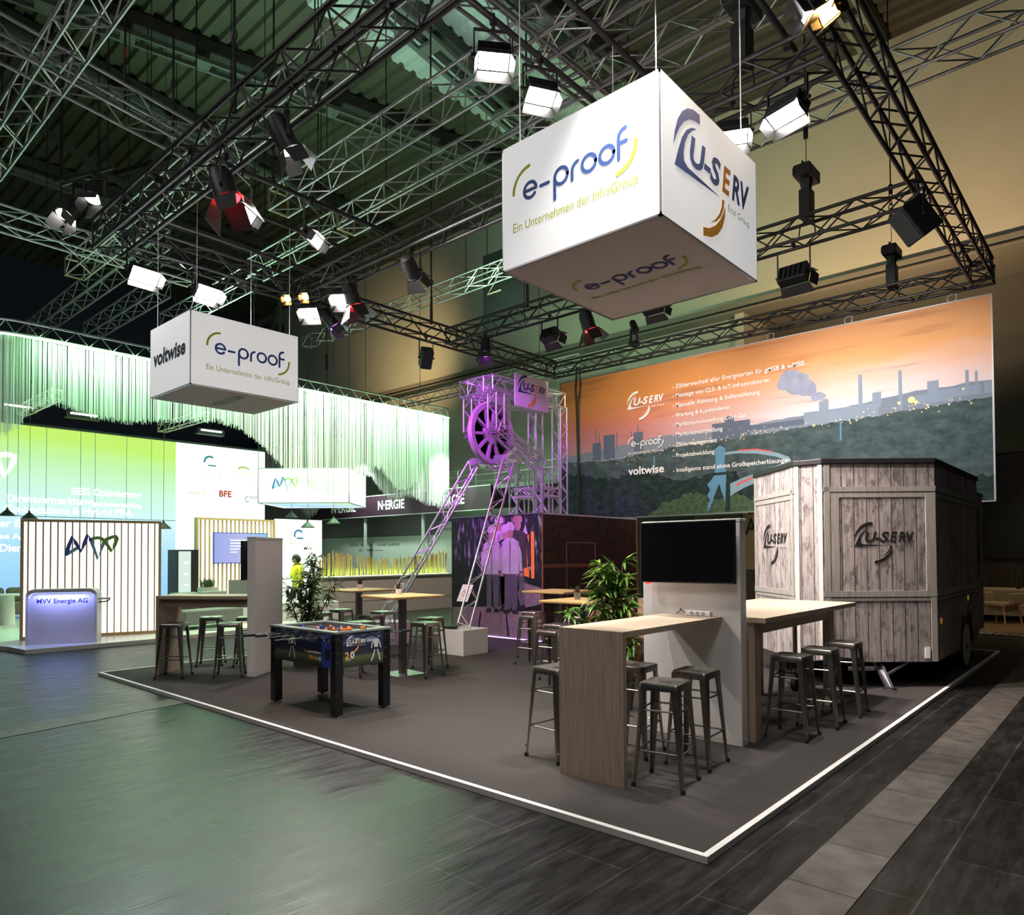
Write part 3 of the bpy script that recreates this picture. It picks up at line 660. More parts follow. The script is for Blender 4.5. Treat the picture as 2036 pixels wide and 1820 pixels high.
# ================================================================== HANGING CUBES
def cube_sign(lb, x0, x1, y0, y1, z0, z1, front, side, under, wires, pz):
    cx, cy = (x0+x1)/2, (y0+y1)/2; hx, hy, hz = (x1-x0)/2, (y1-y0)/2, z1-z0
    t = thing('hanging_cube_sign', lb, 'hanging sign', (cx, cy, z0), group='hanging cube signs')
    b = MB(); e = .012
    for sx in (-1,1):
        for sy in (-1,1): b.cbox((sx*(hx-.012), sy*(hy-.012), hz/2), (.024,.024,hz))
        for z in (.012, hz-.012): b.cbox((sx*(hx-.012),0,z),(.024,2*hy,.024))
    for sy in (-1,1):
        for z in (.012, hz-.012): b.cbox((0,sy*(hy-.012),z),(2*hx,.024,.024))
    b.build('frame', M_ALU, t)
    for nm, dims in (('side_panel',(-hx+e,hx-e,-hy-.003,-hy+.01)),('side_panel',(-hx+e,hx-e,hy-.01,hy+.003))):
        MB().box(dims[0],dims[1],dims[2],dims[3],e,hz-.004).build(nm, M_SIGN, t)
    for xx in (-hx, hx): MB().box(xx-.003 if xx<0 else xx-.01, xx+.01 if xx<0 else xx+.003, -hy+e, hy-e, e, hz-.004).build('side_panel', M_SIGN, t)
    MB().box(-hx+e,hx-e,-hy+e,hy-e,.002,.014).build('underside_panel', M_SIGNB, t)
    Mf = frame((0,-hy-.003,hz/2),(1,0,0),(0,0,1)); Ms = frame((hx+.003,0,hz/2),(0,1,0),(0,0,1)); Mu = frame((0,0,.001),(1,0,0),(0,-1,0))
    for nm, M, fn, ww in (('front_logo',Mf,front,2*hx),('side_logo',Ms,side,2*hy),('underside_logo',Mu,under,2*hx)):
        b = MB(); mats = fn(b, M, ww); b.build(nm, mats, t)
    for px, py in wires: MB().cyl((px-cx, py-cy, hz-.02), (px-cx, py-cy, pz-z0), .0045, n=5).build('suspension_wire', M_PWHITE, t)
    return t
EP = [M_BLUE, M_LIME]; US = [M_BLUE, M_ORANGE, M_GREYTX]
tr = lambda x, y: Matrix.Translation((x, y, 0))
def f_ep(b, M, w): eproof(b, M @ tr(-.42*w, .0), .80*w); return EP
def f_ep2(b, M, w): eproof(b, M @ tr(-.37*w, -.02), .78*w); return EP
def f_us(b, M, w): userv(b, M @ tr(0, 0), .80*w); return US
def f_vw(b, M, w): b.M = M; b.text('voltwise', .30, -.40*w, -.06, .003, shear=.12, bold=.012, fit=.8*w); b.M = None; return [M_SLATE]
def f_vwu(b, M, w): b.M = M @ Matrix.Rotation(0,4,'Z'); b.text('voltwise', .30, -.34*w, -.1, .003, shear=.12, bold=.012, fit=.66*w); b.M = None; return [M_SLATE]
def f_epu(b, M, w): eproof(b, M @ tr(-.36*w, .0), .72*w); return [M_NAVY, mat('print_lime_shaded',(.36,.36,.05),.6)]  # underside mark in darkened blue and lime, shade put into the ink
cube_sign('big white hanging cube sign over the right half of the stand', -3.85,-2.39,4.21,5.81,4.0,5.01, f_ep, f_us, f_epu, [(-3.75,4.32),(-2.47,4.30),(-2.47,5.7),(-3.75,5.7)], ZQ)
cube_sign('smaller-looking white hanging cube sign over the left half of the stand', -10.75,-9.43,4.12,5.74,4.0,5.0, f_vw, f_ep2, f_vwu, [(-10.70,4.2),(-9.53,4.25),(-9.53,5.65),(-10.70,5.65)], ZQ)

# ================================================================== LANDSCAPE BANNER (a printed cloth, 9.3 x 3.5 m)
BX0, BX1, BZ0, BZ1, BY = -11.05, -1.82, 2.56, 6.07, 14.25
def banner_mat():
    mt = bpy.data.materials.new('landscape_print'); mt.use_nodes = True; nt = mt.node_tree; b = nt.nodes['Principled BSDF']; b.inputs['Roughness'].default_value = .75; b.inputs['Specular IOR Level'].default_value = .2; L = nt.links.new
    tc = nd(nt, 'ShaderNodeTexCoord'); sx = nd(nt, 'ShaderNodeSeparateXYZ'); L(tc.outputs['Generated'], sx.inputs[0])
    nz = nd(nt, 'ShaderNodeTexNoise'); nz.inputs['Scale'].default_value = 1; nz.inputs['Detail'].default_value = 5
    mp = nd(nt, 'ShaderNodeMapping'); mp.inputs['Scale'].default_value = (5, 1, 12); L(tc.outputs['Generated'], mp.inputs[0]); L(mp.outputs[0], nz.inputs['Vector'])
    ma = nd(nt, 'ShaderNodeMath', operation='MULTIPLY_ADD'); L(nz.outputs['Fac'], ma.inputs[0]); ma.inputs[1].default_value = .16; L(sx.outputs[2], ma.inputs[2])
    ms = nd(nt, 'ShaderNodeMath', operation='SUBTRACT'); L(ma.outputs[0], ms.inputs[0]); ms.inputs[1].default_value = .08
    left = ramp(nt, [(.40, (.42,.30,.34)), (.52, (.52,.22,.24)), (.66, (.60,.20,.12)), (.82, (.62,.24,.06)), (1, (.55,.22,.06))])
    right = ramp(nt, [(.40, (.62,.66,.76)), (.55, (.72,.66,.70)), (.68, (.78,.50,.42)), (.82, (.72,.34,.14)), (1, (.52,.24,.11))])
    L(ms.outputs[0], left.inputs[0]); L(ms.outputs[0], right.inputs[0])
    mr = nd(nt, 'ShaderNodeMapRange'); mr.inputs[1].default_value = .25; mr.inputs[2].default_value = .7; L(sx.outputs[0], mr.inputs[0])
    mx = nd(nt, 'ShaderNodeMix', data_type='RGBA'); L(mr.outputs[0], mx.inputs[0]); L(left.outputs[0], mx.inputs[6]); L(right.outputs[0], mx.inputs[7])
    # dusky cloud streaks
    mp2 = nd(nt, 'ShaderNodeMapping'); mp2.inputs['Scale'].default_value = (4, 1, 16); mp2.inputs['Location'].default_value = (3.1, 0, 1.7); L(tc.outputs['Generated'], mp2.inputs[0])
    n2 = nd(nt, 'ShaderNodeTexNoise'); n2.inputs['Scale'].default_value = 1; n2.inputs['Detail'].default_value = 4; L(mp2.outputs[0], n2.inputs['Vector'])
    r2 = ramp(nt, [(.56, (1,1,1)), (.72, (.5,.42,.48))]); L(n2.outputs['Fac'], r2.inputs[0])
    m2 = nd(nt, 'ShaderNodeMix', data_type='RGBA', blend_type='MULTIPLY'); m2.inputs[0].default_value = .8; L(mx.outputs[2], m2.inputs[6]); L(r2.outputs[0], m2.inputs[7])
    L(m2.outputs[2], b.inputs['Base Color'])
    return mt
def forest_mat(name, c1, c2, sc1):
    mt = bpy.data.materials.new(name); mt.use_nodes = True; nt = mt.node_tree; b = nt.nodes['Principled BSDF']; b.inputs['Roughness'].default_value = .8; b.inputs['Specular IOR Level'].default_value = .15
    tc = nd(nt, 'ShaderNodeTexCoord'); mp = nd(nt, 'ShaderNodeMapping'); mp.inputs['Scale'].default_value = (1, 1, 1.8); nt.links.new(tc.outputs['Object'], mp.inputs[0])
    nz = nd(nt, 'ShaderNodeTexNoise'); nz.inputs['Scale'].default_value = sc1; nz.inputs['Detail'].default_value = 6; nz.inputs['Roughness'].default_value = .7; nt.links.new(mp.outputs[0], nz.inputs['Vector'])
    r = ramp(nt, [(.35, c1), (.7, c2)]); nt.links.new(nz.outputs['Fac'], r.inputs[0]); nt.links.new(r.outputs[0], b.inputs['Base Color'])
    return mt
bt = thing('landscape_banner', 'huge banner with an orange evening sky, factory skyline and white lettering', 'banner', ((BX0+BX1)/2, BY, BZ0))
bc = (BX0+BX1)/2
MB().box(BX0-bc, BX1-bc, -.006, .006, 0, BZ1-BZ0).build('print', banner_mat(), bt)
b = MB()
for x in (BX0-bc, BX1-bc): b.cbox((x,0,(BZ1-BZ0)/2),(.02,.03,BZ1-BZ0))
for z in (0, BZ1-BZ0): b.cbox((0,0,z),(BX1-BX0,.03,.02))
b.build('frame', M_ALU, bt)
QN = [0]
def Q(X, Z, lay):
    QN[0] += 1
    return (X-bc, -.006-lay*.0012-(QN[0]//4%60)*8e-6, Z-BZ0)
rg = random.Random(5)
def ridge(pts, zb, lay, jag, step, seed):
    """strip of printed scenery: top follows pts (x, z) with a jagged tree line, bottom at zb"""
    g = random.Random(seed); xs = []; x = pts[0][0]
    while x < pts[-1][0]: xs.append(x); x += step
    xs.append(pts[-1][0]); vs = []
    for x in xs:
        for (xa, za), (xb, zb2) in zip(pts, pts[1:]):
            if xa <= x <= xb+1e-6: z = za+(zb2-za)*(x-xa)/max(1e-6, xb-xa); break
        z += g.uniform(-jag, jag); vs += [Q(x, z, lay), Q(x, max(BZ0+.01, zb), lay)]
    n = len(xs)
    return vs, [(2*i+1, 2*i+3, 2*i+2, 2*i) for i in range(n-1)]
HILL = mat('print_far_hills', (.20,.23,.30), .8); MILL = mat('print_mill_silhouette', (.10,.13,.20), .8); MILL2 = mat('print_mill_haze', (.24,.29,.38), .8)
FOR1 = forest_mat('print_far_forest', (.035,.055,.065), (.10,.14,.14), 3.2); FOR2 = forest_mat('print_near_forest', (.010,.018,.02), (.035,.06,.055), 5); FOR3 = forest_mat('print_green_bushes', (.03,.06,.035), (.10,.16,.09), 9)
ROADM = mat('print_road', (.22,.34,.42), .8); REDL = mat('print_red_trails', (.7,.10,.10), .8); YELL = mat('print_lamp_dots', (.95,.75,.35), .8); SMOKE = mat('print_smoke', (.30,.32,.44), .8, var=.4, scale=4); BLUET = mat('print_blue_structure', (.10,.26,.42), .8)
b = MB()
b.m = 0; b.add(*ridge([(BX0+.02,4.15),(-9.3,4.28),(-8,4.40),(-6.5,4.36),(-4.5,4.45),(-3,4.6),(BX1-.02,4.62)], 3.6, 1, .015, .12, 1))
b.m = 1
for x0, x1, z0, z1 in ((-10.05,-9.8,4.0,4.42),(-9.72,-9.40,4.0,4.58),(-9.95,-9.93,4.3,4.78),(-9.86,-9.84,4.3,4.66),(-9.35,-9.33,4.2,4.62),(-8.88,-8.62,4.1,4.55),(-8.77,-8.74,4.5,4.72),(-8.95,-8.93,4.3,4.6),(-6.9,-6.05,4.1,4.50),(-6.05,-4.9,4.25,4.36),(-6.6,-6.4,4.3,4.62)):
    b.poly([Q(x0,z0,2),Q(x1,z0,2),Q(x1,z1,2),Q(x0,z1,2)])
b.m = 2
for x0, x1, z0, z1 in ((-4.95,-3.6,4.22,4.48),(-4.66,-4.48,4.3,4.66),(-3.94,-3.87,4.3,5.06),(-3.26,-3.20,4.3,5.02),(-3.7,-3.55,4.4,4.68),(-3.0,-2.4,4.35,4.52),(-2.80,-2.62,4.4,4.74),(-2.22,-2.17,4.4,4.84),(-2.08,-2.04,4.4,4.80),(-1.95,-1.84,4.4,4.6),(-2.6,-2.0,4.4,4.56)):
    b.poly([Q(x0,z0,2),Q(x1,z0,2),Q(x1,z1,2),Q(x0,z1,2)])
b.m = 3; b.add(*ridge([(BX0+.02,4.02),(-9.4,3.95),(-8.0,4.1),(-6.6,4.12),(-5,4.20),(-3.4,4.25),(BX1-.02,4.34)], BZ0+.01, 3, .02, .06, 2))
b.m = 4; b.add(*ridge([(BX0+.02,3.78),(-9.6,3.5),(-8.6,3.62),(-7.6,3.3),(-6.6,3.45),(-5.9,3.1),(-5.0,3.0),(-4,2.9),(BX1-.02,3.0)], BZ0+.01, 4, .05, .07, 3))
b.m = 5; b.add(*ridge([(-8.5,2.62),(-8.2,2.8),(-7.8,2.95),(-7.3,3.05),(-6.9,2.85),(-6.4,2.95),(-6.0,2.8),(-5.4,2.9),(-4.8,2.62)], BZ0+.01, 5, .05, .06, 4))
sm = [(-4.55,4.66,.06),(-4.68,4.76,.14),(-4.86,4.90,.18),(-5.0,5.0,.26),(-5.12,5.10,.32),(-5.2,5.22,.24)]
b.m = 9; 
for x, z, r in sm:
    g = random.Random(int(x*100)); b.poly([Q(x+r*(.8+.4*g.random())*math.cos(i*PI/8), z+r*.62*(.8+.4*g.random())*math.sin(i*PI/8), 2.5) for i in range(16)])
b.m = 6
def band(P, w0, w1, lay):
    vs = []; n = len(P)
    for i, (x, z) in enumerate(P):
        wd = w0+(w1-w0)*i/(n-1); vs += [Q(x, z+wd/2, lay), Q(x, z-wd/2, lay)]
    b.add(vs, [(2*i+1, 2*i+3, 2*i+2, 2*i) for i in range(n-1)])
band([(-6.75,3.83),(-6.3,3.84),(-5.9,3.80),(-5.5,3.70),(-5.25,3.58)], .05, .10, 5)
band([(-5.25,3.60),(-5.4,3.44),(-5.8,3.30),(-6.2,3.18),(-6.5,3.05)][::-1], .26, .10, 5.2)
b.m = 7; band([(-6.3,3.87),(-5.9,3.85),(-5.6,3.77)], .03, .03, 6); band([(-6.35,3.15),(-6.0,3.28),(-5.6,3.42)], .05, .03, 6)
b.m = 10
vs = [(-7.0,2.6),(-7.02,2.75),(-6.95,2.85),(-7.03,2.95),(-6.96,3.08),(-7.02,3.2),(-6.92,3.3),(-6.85,3.4),(-6.82,3.7),(-6.84,3.95),(-6.72,4.02),(-6.6,3.95),(-6.62,3.6),(-6.55,3.3),(-6.55,2.6)]
b.add([Q(-6.75,3.2,7)]+[Q(x,z,7) for x, z in vs], [(0,i+1,i) if False else (0,i+2,i+1) for i in range(len(vs)-1)])
b.m = 4; b.poly([Q(-6.62,2.6,8),Q(-6.5,2.6,8),Q(-6.52,3.45,8),Q(-6.58,3.45,8)]); b.poly([Q(-6.9,3.38,8),Q(-6.35,3.38,8),Q(-6.35,3.44,8),Q(-6.9,3.44,8)])
b.m = 10; b.poly([Q(-4.28,3.85,5),Q(-4.25,3.85,5),Q(-4.25,4.2,5),Q(-4.28,4.2,5)]); b.poly([Q(-8.35,3.55,5),Q(-8.31,3.55,5),Q(-8.31,3.95,5),Q(-8.35,3.95,5)])
b.m = 8
for i in range(110):
    x = rg.uniform(-8,-2); z = 4.14+.03*(x+8)+rg.gauss(0,.05); r = rg.choice((.008,.01,.014))
    b.poly([Q(x-r,z-r,9),Q(x+r,z-r,9),Q(x+r,z+r,9),Q(x-r,z+r,9)])
for i in range(40):
    x = rg.uniform(-10.9,-8); z = 3.98+rg.gauss(0,.07); r = .009
    b.poly([Q(x-r,z-r,9),Q(x+r,z-r,9),Q(x+r,z+r,9),Q(x-r,z+r,9)])
for x, z, r in ((-3.05,4.45,.06),(-2.98,4.40,.035),(-3.25,4.42,.03),(-2.25,4.52,.02)):
    b.poly([Q(x+r*math.cos(i*PI/6),z+r*math.sin(i*PI/6),9) for i in range(12)])
b.build('landscape_scenery', [HILL,MILL,MILL2,FOR1,FOR2,FOR3,ROADM,REDL,YELL,SMOKE,BLUET], bt)
FB = frame((0,-.024,0),(1,0,0),(0,0,1))
b = MB(); userv(b, FB @ tr(-8.55-bc, 5.17-BZ0), 1.0, 0, 0, 0); b.build('logo', [M_PWHITE], bt)
b = MB(); eproof(b, FB @ tr(-9.02-bc, 4.22-BZ0), .95, 0, 0); b.build('logo', [M_PWHITE], bt)
b = MB(); b.M = FB; b.text('voltwise', .26, -9.02-bc, 3.56-BZ0, 0, bold=.006, fit=.95); b.build('logo', [M_PWHITE], bt)
b = MB(); b.M = FB
for i, (tx, z, wd) in enumerate((('- Zählerwechsel aller Energiearten für gMSB & wMSB',5.42,2.92),('- Montage von CLS- & IoT-Infrastrukturen',5.21,2.22),('- Manuelle Ablesung & Selbstablesung',4.99,2.02),('- Wartung & Kundendienst',4.77,1.36),('- Marktraumumstellung L-/H-Gas',4.55,1.72),
        ('- Marktraumumstellung',4.33,1.19),('- Zählermanagement',4.10,1.06),('- Projektabwicklung',3.86,1.0),('- Intelligente stand alone Großspeicherlösungen',3.53,2.62))):
    b.text(tx, .135, -7.84-bc, z-BZ0, 0, bold=.0015, fit=wd)
b.build('lettering', [M_PWHITE], bt)
for x in (-10.5,-9.0,-7.2,-5.6,-4.1,-2.4):
    b = MB(); r = .07 if x > -6 else .045
    b.tube([(x-bc+r*math.cos(i*PI/8), 0, BZ1-BZ0+r+r*math.sin(i*PI/8)) for i in range(16)], .006, 5, True); b.cyl((x-bc+r,0,BZ1-BZ0),(x-bc+r,0,ZT+.02-BZ0),.004,n=5)
    b.build('hanging_loop', M_GREYTX, bt)
# ================================================================== STOOLS
def taper(b, p0, p1, a0, a1, out):
    """folded steel leg: V channel, ridge towards 'out', width a0 -> a1"""
    p0 = Vector(p0); p1 = Vector(p1); o = Vector(out).normalized(); s = Vector((-o.y, o.x, 0))
    vs = []
    for p, a in ((p0,a0),(p1,a1)):
        for k, d in ((-1,-.55),(-.28,.1),(0,.2),(.28,.1),(1,-.55),(.8,-.62),(0,-.02),(-.8,-.62)): vs.append(p+s*k*a*.5+o*d*a*.5)
    b.add(vs, [tuple(range(7,-1,-1)), tuple(range(8,16))]+[(i,(i+1)%8,8+(i+1)%8,8+i) for i in range(8)])
def make_stool(label, group):
    t = thing('bar_stool', label, 'stool', (0,0,0), group=group)
    H, a = .737, .152
    def ring(h, r, z):
        P = []
        for cx, cy, a0 in ((h-r,h-r,0),(-h+r,h-r,90),(-h+r,-h+r,180),(h-r,-h+r,270)):
            P += [(cx+r*math.cos(math.radians(a0+k*22.5)), cy+r*math.sin(math.radians(a0+k*22.5)), z) for k in range(5)]
        return P
    b = MB(); rs = [ring(a-.012,.03,H-.055), ring(a,.035,H-.05), ring(a,.035,H-.012), ring(a-.008,.03,H), ring(a-.02,.028,H-.001), ring(.11,.03,H-.009)]
    vs = [p for r in rs for p in r]; n = 20; fs = []
    for k in range(5):
        for i in range(n): fs.append((k*n+i,k*n+(i+1)%n,(k+1)*n+(i+1)%n,(k+1)*n+i))
    b.add(vs, fs)
    slot = [(.045*math.cos(2*PI*i/n)+(.0), .012*math.sin(2*PI*i/n), H-.010) for i in range(n)]
    slot = [(max(-.045,min(.045,.06*math.cos(2*PI*(i+.5)/n+0))), .012*(1 if 2*PI*(i+.5)/n < PI else -1) if abs(math.cos(2*PI*(i+.5)/n)) < .75 else .012*math.sin(2*PI*(i+.5)/n), H-.010) for i in range(n)]
    b.add(rs[5]+slot, [(i,(i+1)%n,n+(i+1)%n,n+i) for i in range(n)])
    b.build('seat', M_STEEL, t, smooth=50)
    for sx in (-1,1):
        for sy in (-1,1):
            b = MB(); taper(b, (sx*.136,sy*.136,H-.045), (sx*.182,sy*.182,.012), .082, .034, (sx,sy,0))
            lg = b.build('leg', M_STEEL, t, smooth=35)
            f = MB(); f.cyl((sx*.182,sy*.182,0),(sx*.181,sy*.181,.03),.018,.017,n=8); f.build('rubber_foot', M_RUB, lg)
            f = MB(); f.cyl((sx*.183,sy*.183,.085),(sx*.186,sy*.186,.10),.010,.004,n=6); f.build('stud', M_CHROME, lg)
    for z, k in ((.255,.163),(.545,.147)):
        P = [(-k,-k,z),(k,-k,z),(k,k,z),(-k,k,z)]
        for i in range(4): MB().cyl(P[i], P[(i+1)%4], .0075, n=6).build('crossbar', M_STEEL, t, smooth=50)
    return t
STOOLS = [  # x, y, turn, label, group
 (-2.60,4.575,.18,'gunmetal bar stool in front of the white screen wall, nearest to the viewer','stools at the front bar table'),
 (-2.665,5.17,.06,'gunmetal bar stool between the nearest stool and the white screen wall','stools at the front bar table'),
 (-3.20,5.12,.1,'gunmetal bar stool half hidden behind the end panel of the front bar table, seat visible','stools at the front bar table'),
 (-3.62,4.60,-.1,'gunmetal bar stool hidden behind the front bar table, one leg showing at its left','stools at the front bar table'),
 (-2.40,6.50,.04,'gunmetal bar stool at the high table, nearest of the row by the trailer','stools at the rear high table'),
 (-2.355,7.13,.1,'gunmetal bar stool at the high table, middle of the row by the trailer','stools at the rear high table'),
 (-2.33,7.79,.05,'gunmetal bar stool at the high table, farthest of the row by the trailer','stools at the rear high table'),
 (-3.50,6.75,.1,'dark bar stool seen through under the rear high table, nearer one','stools at the rear high table'),
 (-3.50,7.45,-.1,'dark bar stool seen through under the rear high table, farther one','stools at the rear high table'),
 (-9.98,4.16,-.75,'bar stool at the left bar table, leftmost, before the oak end panel','stools at the left bar table'),
 (-10.62,4.98,-.6,'bar stool behind the left bar table, dark, left one','stools at the left bar table'),
 (-9.46,4.70,-.6,'bar stool at the left bar table with bluish seat, next to the white screen wall','stools at the left bar table'),
 (-10.15,5.32,-.6,'bar stool behind the left bar table, half hidden by the white screen wall','stools at the left bar table'),
 (-7.38,6.45,.1,'bar stool right of the pine table, front one of a pair','stools at the pine tables'),
 (-7.87,6.98,.15,'bar stool right of the pine table, back one of the pair','stools at the pine tables'),
 (-8.15,5.95,.1,'bar stool behind the foosball table, its seat just over the rim','stools at the pine tables'),
 (-8.95,6.72,.2,'bar stool between the two pine tables, in front of its neighbour','stools at the pine tables'),
 (-9.35,7.25,.1,'bar stool between the two pine tables, rear one by the lattice strut','stools at the pine tables'),
 (-9.95,6.45,.1,'bar stool left of the far pine table, light seat over the foosball rim','stools at the pine tables'),
 (-10.3,7.1,.15,'bar stool behind the far pine table, in front of the grey counter','stools at the pine tables'),
 (-6.93,8.19,.05,'bar stool in front of the miners picture, nearer one','stools by the brick cabin'),
 (-7.38,8.76,.1,'bar stool in front of the miners picture, seat showing just behind','stools by the brick cabin'),
 (-5.37,6.74,.05,'bar stool left of the oak end panel, nearer of two','stools by the brick cabin'),
 (-5.80,7.40,.1,'bar stool left of the oak end panel, farther of two','stools by the brick cabin'),
 (-7.02,9.45,.1,'dark bar stool behind the post of the yellow-topped table, farther','stools by the brick cabin'),
 (-6.35,8.55,.1,'dark bar stool behind the post of the yellow-topped table, nearer','stools by the brick cabin')]
st0 = None
for x, y, rz, lb, g in STOOLS:
    if st0 is None:
        st0 = make_stool(lb, g); st0.location = (x,y,ZP); st0.rotation_euler = (0,0,rz)
    else: dup(st0, (x,y,ZP), rz, lb, g)
# ================================================================== BAR TABLES AND SCREEN WALLS
def bar_table(label, loc, rz, wd, ln, apron):
    t = thing('bar_table', label, 'table', loc, rz, group='oak bar tables fixed to screen walls')
    h = 1.106; k = .045
    MB().box(-wd/2, wd/2, k*.999, ln, h-k, h).build('tabletop', M_OAKT, t, bevel=.001)
    MB().box(-wd/2, wd/2, 0, k, 0, h).build('end_panel', M_OAK, t, bevel=.001)
    if apron: MB().box(-wd/2+.09, wd/2-.09, k, ln, h-k-.115, h-k).build('apron', M_OAKT, t)
    return t
bar_table('oak bar table with a full-width end panel, nearest to the viewer', (-3.045,4.26,ZP), 0, .575, 1.59, False)
LA = math.radians(-34); BL = Vector((math.sin(LA), math.cos(LA), 0)); AL = Vector((math.cos(LA), -math.sin(LA), 0)); OL = Vector((-10.312, 4.044, ZP))
rzL = -math.atan2(AL.x, AL.y)
bar_table('oak bar table with apron on the far left of the stand', OL+BL*.27, rzL, .54, 1.34, True)
def screen_wall(label, loc, rz, ln, th, h):
    t = thing('screen_wall', label, 'partition', loc, rz, group='white screen walls')
    MB().box(-ln/2, ln/2, 0, th, .045, h-.01).build('panel', M_WHITE, t, bevel=.004)
    MB().box(-ln/2-.002, ln/2+.002, -.002, th+.002, 0, .045).build('plinth', M_EDGE, t)
    MB().box(-ln/2-.004, ln/2+.004, -.004, th+.004, h-.03, h).build('top_cap', M_EDGE, t, bevel=.004)
    return t
screen_wall('white screen wall with a television, behind the front bar table', (-3.073,5.855,ZP), 0, .966, .115, 1.965)
screen_wall('white screen wall seen from its narrow end, beside the left bar table', OL+AL*1.345+BL*.44, rzL, .82, .12, 1.925)
M_SCRN = mat('dark_screen_glass', (.004,.004,.006), .18, spec=.35)
def television(label, loc, rz, wd, h):
    t = thing('television', label, 'television', loc, rz, group='flat televisions')
    MB().box(-wd/2, wd/2, -.035, 0, 0, h).build('casing', M_BLK2, t, bevel=.005)
    MB().box(-wd/2+.008, wd/2-.008, -.037, -.034, .014, h-.008).build('screen', M_SCRN, t)
    MB().cbox((0,.035,h/2),(.25,.07,.25)).build('wall_mount', M_BLK2, t)
    MB().cbox((-wd/2+.07,-.02,-.008),(.05,.02,.016)).build('sensor', mat('red_led',(.3,.01,.01),em=(1,.05,.05),es=2), t)
    return t
television('big flat television, switched off, on the white screen wall at the front', (-3.055,5.785,1.435), 0, .925, .555)
pL = OL+AL*1.275+BL*.47; television('flat television seen edge-on at the left screen wall', (pL.x,pL.y,1.36), rzL, .86, .55)
t = thing('power_strip', 'white three-socket power strip lying on the front bar table by the wall', 'power strip', (-2.955,5.80,1.144))
MB().box(-.12,.12,-.028,.028,0,.045).build('body', M_PWHITE, t, bevel=.008)
for k in range(3): MB().cyl((-.055+k*.055,-.0285,.024),(-.055+k*.055,-.031,.024),.017,n=14).build('socket', M_GREYTX, t)
MB().tube([(-.12,0,.02),(-.16,.01,.03),(-.19,.02,.06),(-.2,.03,.03),(-.24,.035,.012)], .004, 5).build('cable', M_BLK2, t)
# rear high table behind the screen wall
t = thing('high_table', 'large oak high table behind the white screen wall, in front of the trailer', 'table', (-2.99,5.99,ZP))
MB().box(-.56,.56,0,2.58,1.055,1.10).build('tabletop', M_OAKT, t, bevel=.001)
for nm, d in (('apron',(.38,.425,.1,2.12)),('apron',(-.425,-.38,.1,2.12))): MB().box(d[0],d[1],d[2],d[3],.94,1.055).build(nm, M_OAKT, t)
for x, y in ((.40,.05),(.40,2.06),(-.40,.05),(-.40,2.06)): MB().box(x-.04,x+.04,y,y+.13,0,1.055).build('leg', M_OAK, t)
# ================================================================== SQUARE PINE TABLES
def pine_table(label, loc, rz, sz, top=1.102):
    t = thing('standing_table', label, 'table', loc, rz, group='square pine standing tables')
    MB().box(-sz/2,sz/2,-sz/2,sz/2,top-.032,top).build('tabletop', M_PINE, t, bevel=.008)
    MB().box(-.27,.27,-.27,.27,top-.045,top-.032).build('mounting_plate', M_BLK2, t)
    MB().box(-.042,.042,-.042,.042,.012,top-.045).build('post', M_DPOST, t, bevel=.004)
    MB().box(-.24,.24,-.24,.24,0,.012).build('base_plate', M_ALU, t, bevel=.003)
    return t
M_DPOST = mat('grey_post_paint', (.11,.105,.10), .4, .5)
pine_table('square pine standing table behind the foosball table, nearer one', (-7.74,6.35,ZP), -.1, .84)
pine_table('square pine standing table behind the foosball table, farther one near the counter', (-9.68,7.02,ZP), -.05, .84)
pine_table('square standing table with a yellow-lit top left of the leafy plant', (-5.12,7.06,ZP), .02, .80)
pine_table('square pine standing table close to the brick cabin', (-6.75,8.62,ZP), .02, .80)
def cutlery(label, loc, glass=False):
    t = thing('cutlery_holder', label, 'holder', loc, group='table holders')
    if glass: MB().lathe([(.001,.0),(.038,.0),(.042,.09),(.040,.09),(.036,.006),(.001,.006)], 12).build('jar', mat('clear_jar',(.6,.6,.6),.1,trans=.8), t, smooth=40)
    else: MB().lathe([(.001,0),(.045,0),(.05,.075),(.047,.075),(.043,.006),(.001,.006)], 12).build('jar', M_PWHITE, t, smooth=40)
    g = random.Random(len(label))
    for i in range(9):
        a = i*.7; r = g.uniform(.005,.028)
        MB().bar((r*.5*math.cos(a), r*.5*math.sin(a), .01), (r*1.9*math.cos(a), r*1.9*math.sin(a), g.uniform(.13,.17)), .016, .006).build('dark_stick', M_CHOC, t)
M_CHOC = mat('dark_stick', (.05,.035,.03), .6)
cutlery('small holder full of dark sticks on the nearer pine table', (-7.98,6.48,ZP+1.102))
cutlery('small holder full of dark sticks on the farther pine table', (-9.75,7.1,ZP+1.102))
cutlery('glass jar with dark sprigs on the yellow-lit table', (-5.20,7.02,ZP+1.102), True)
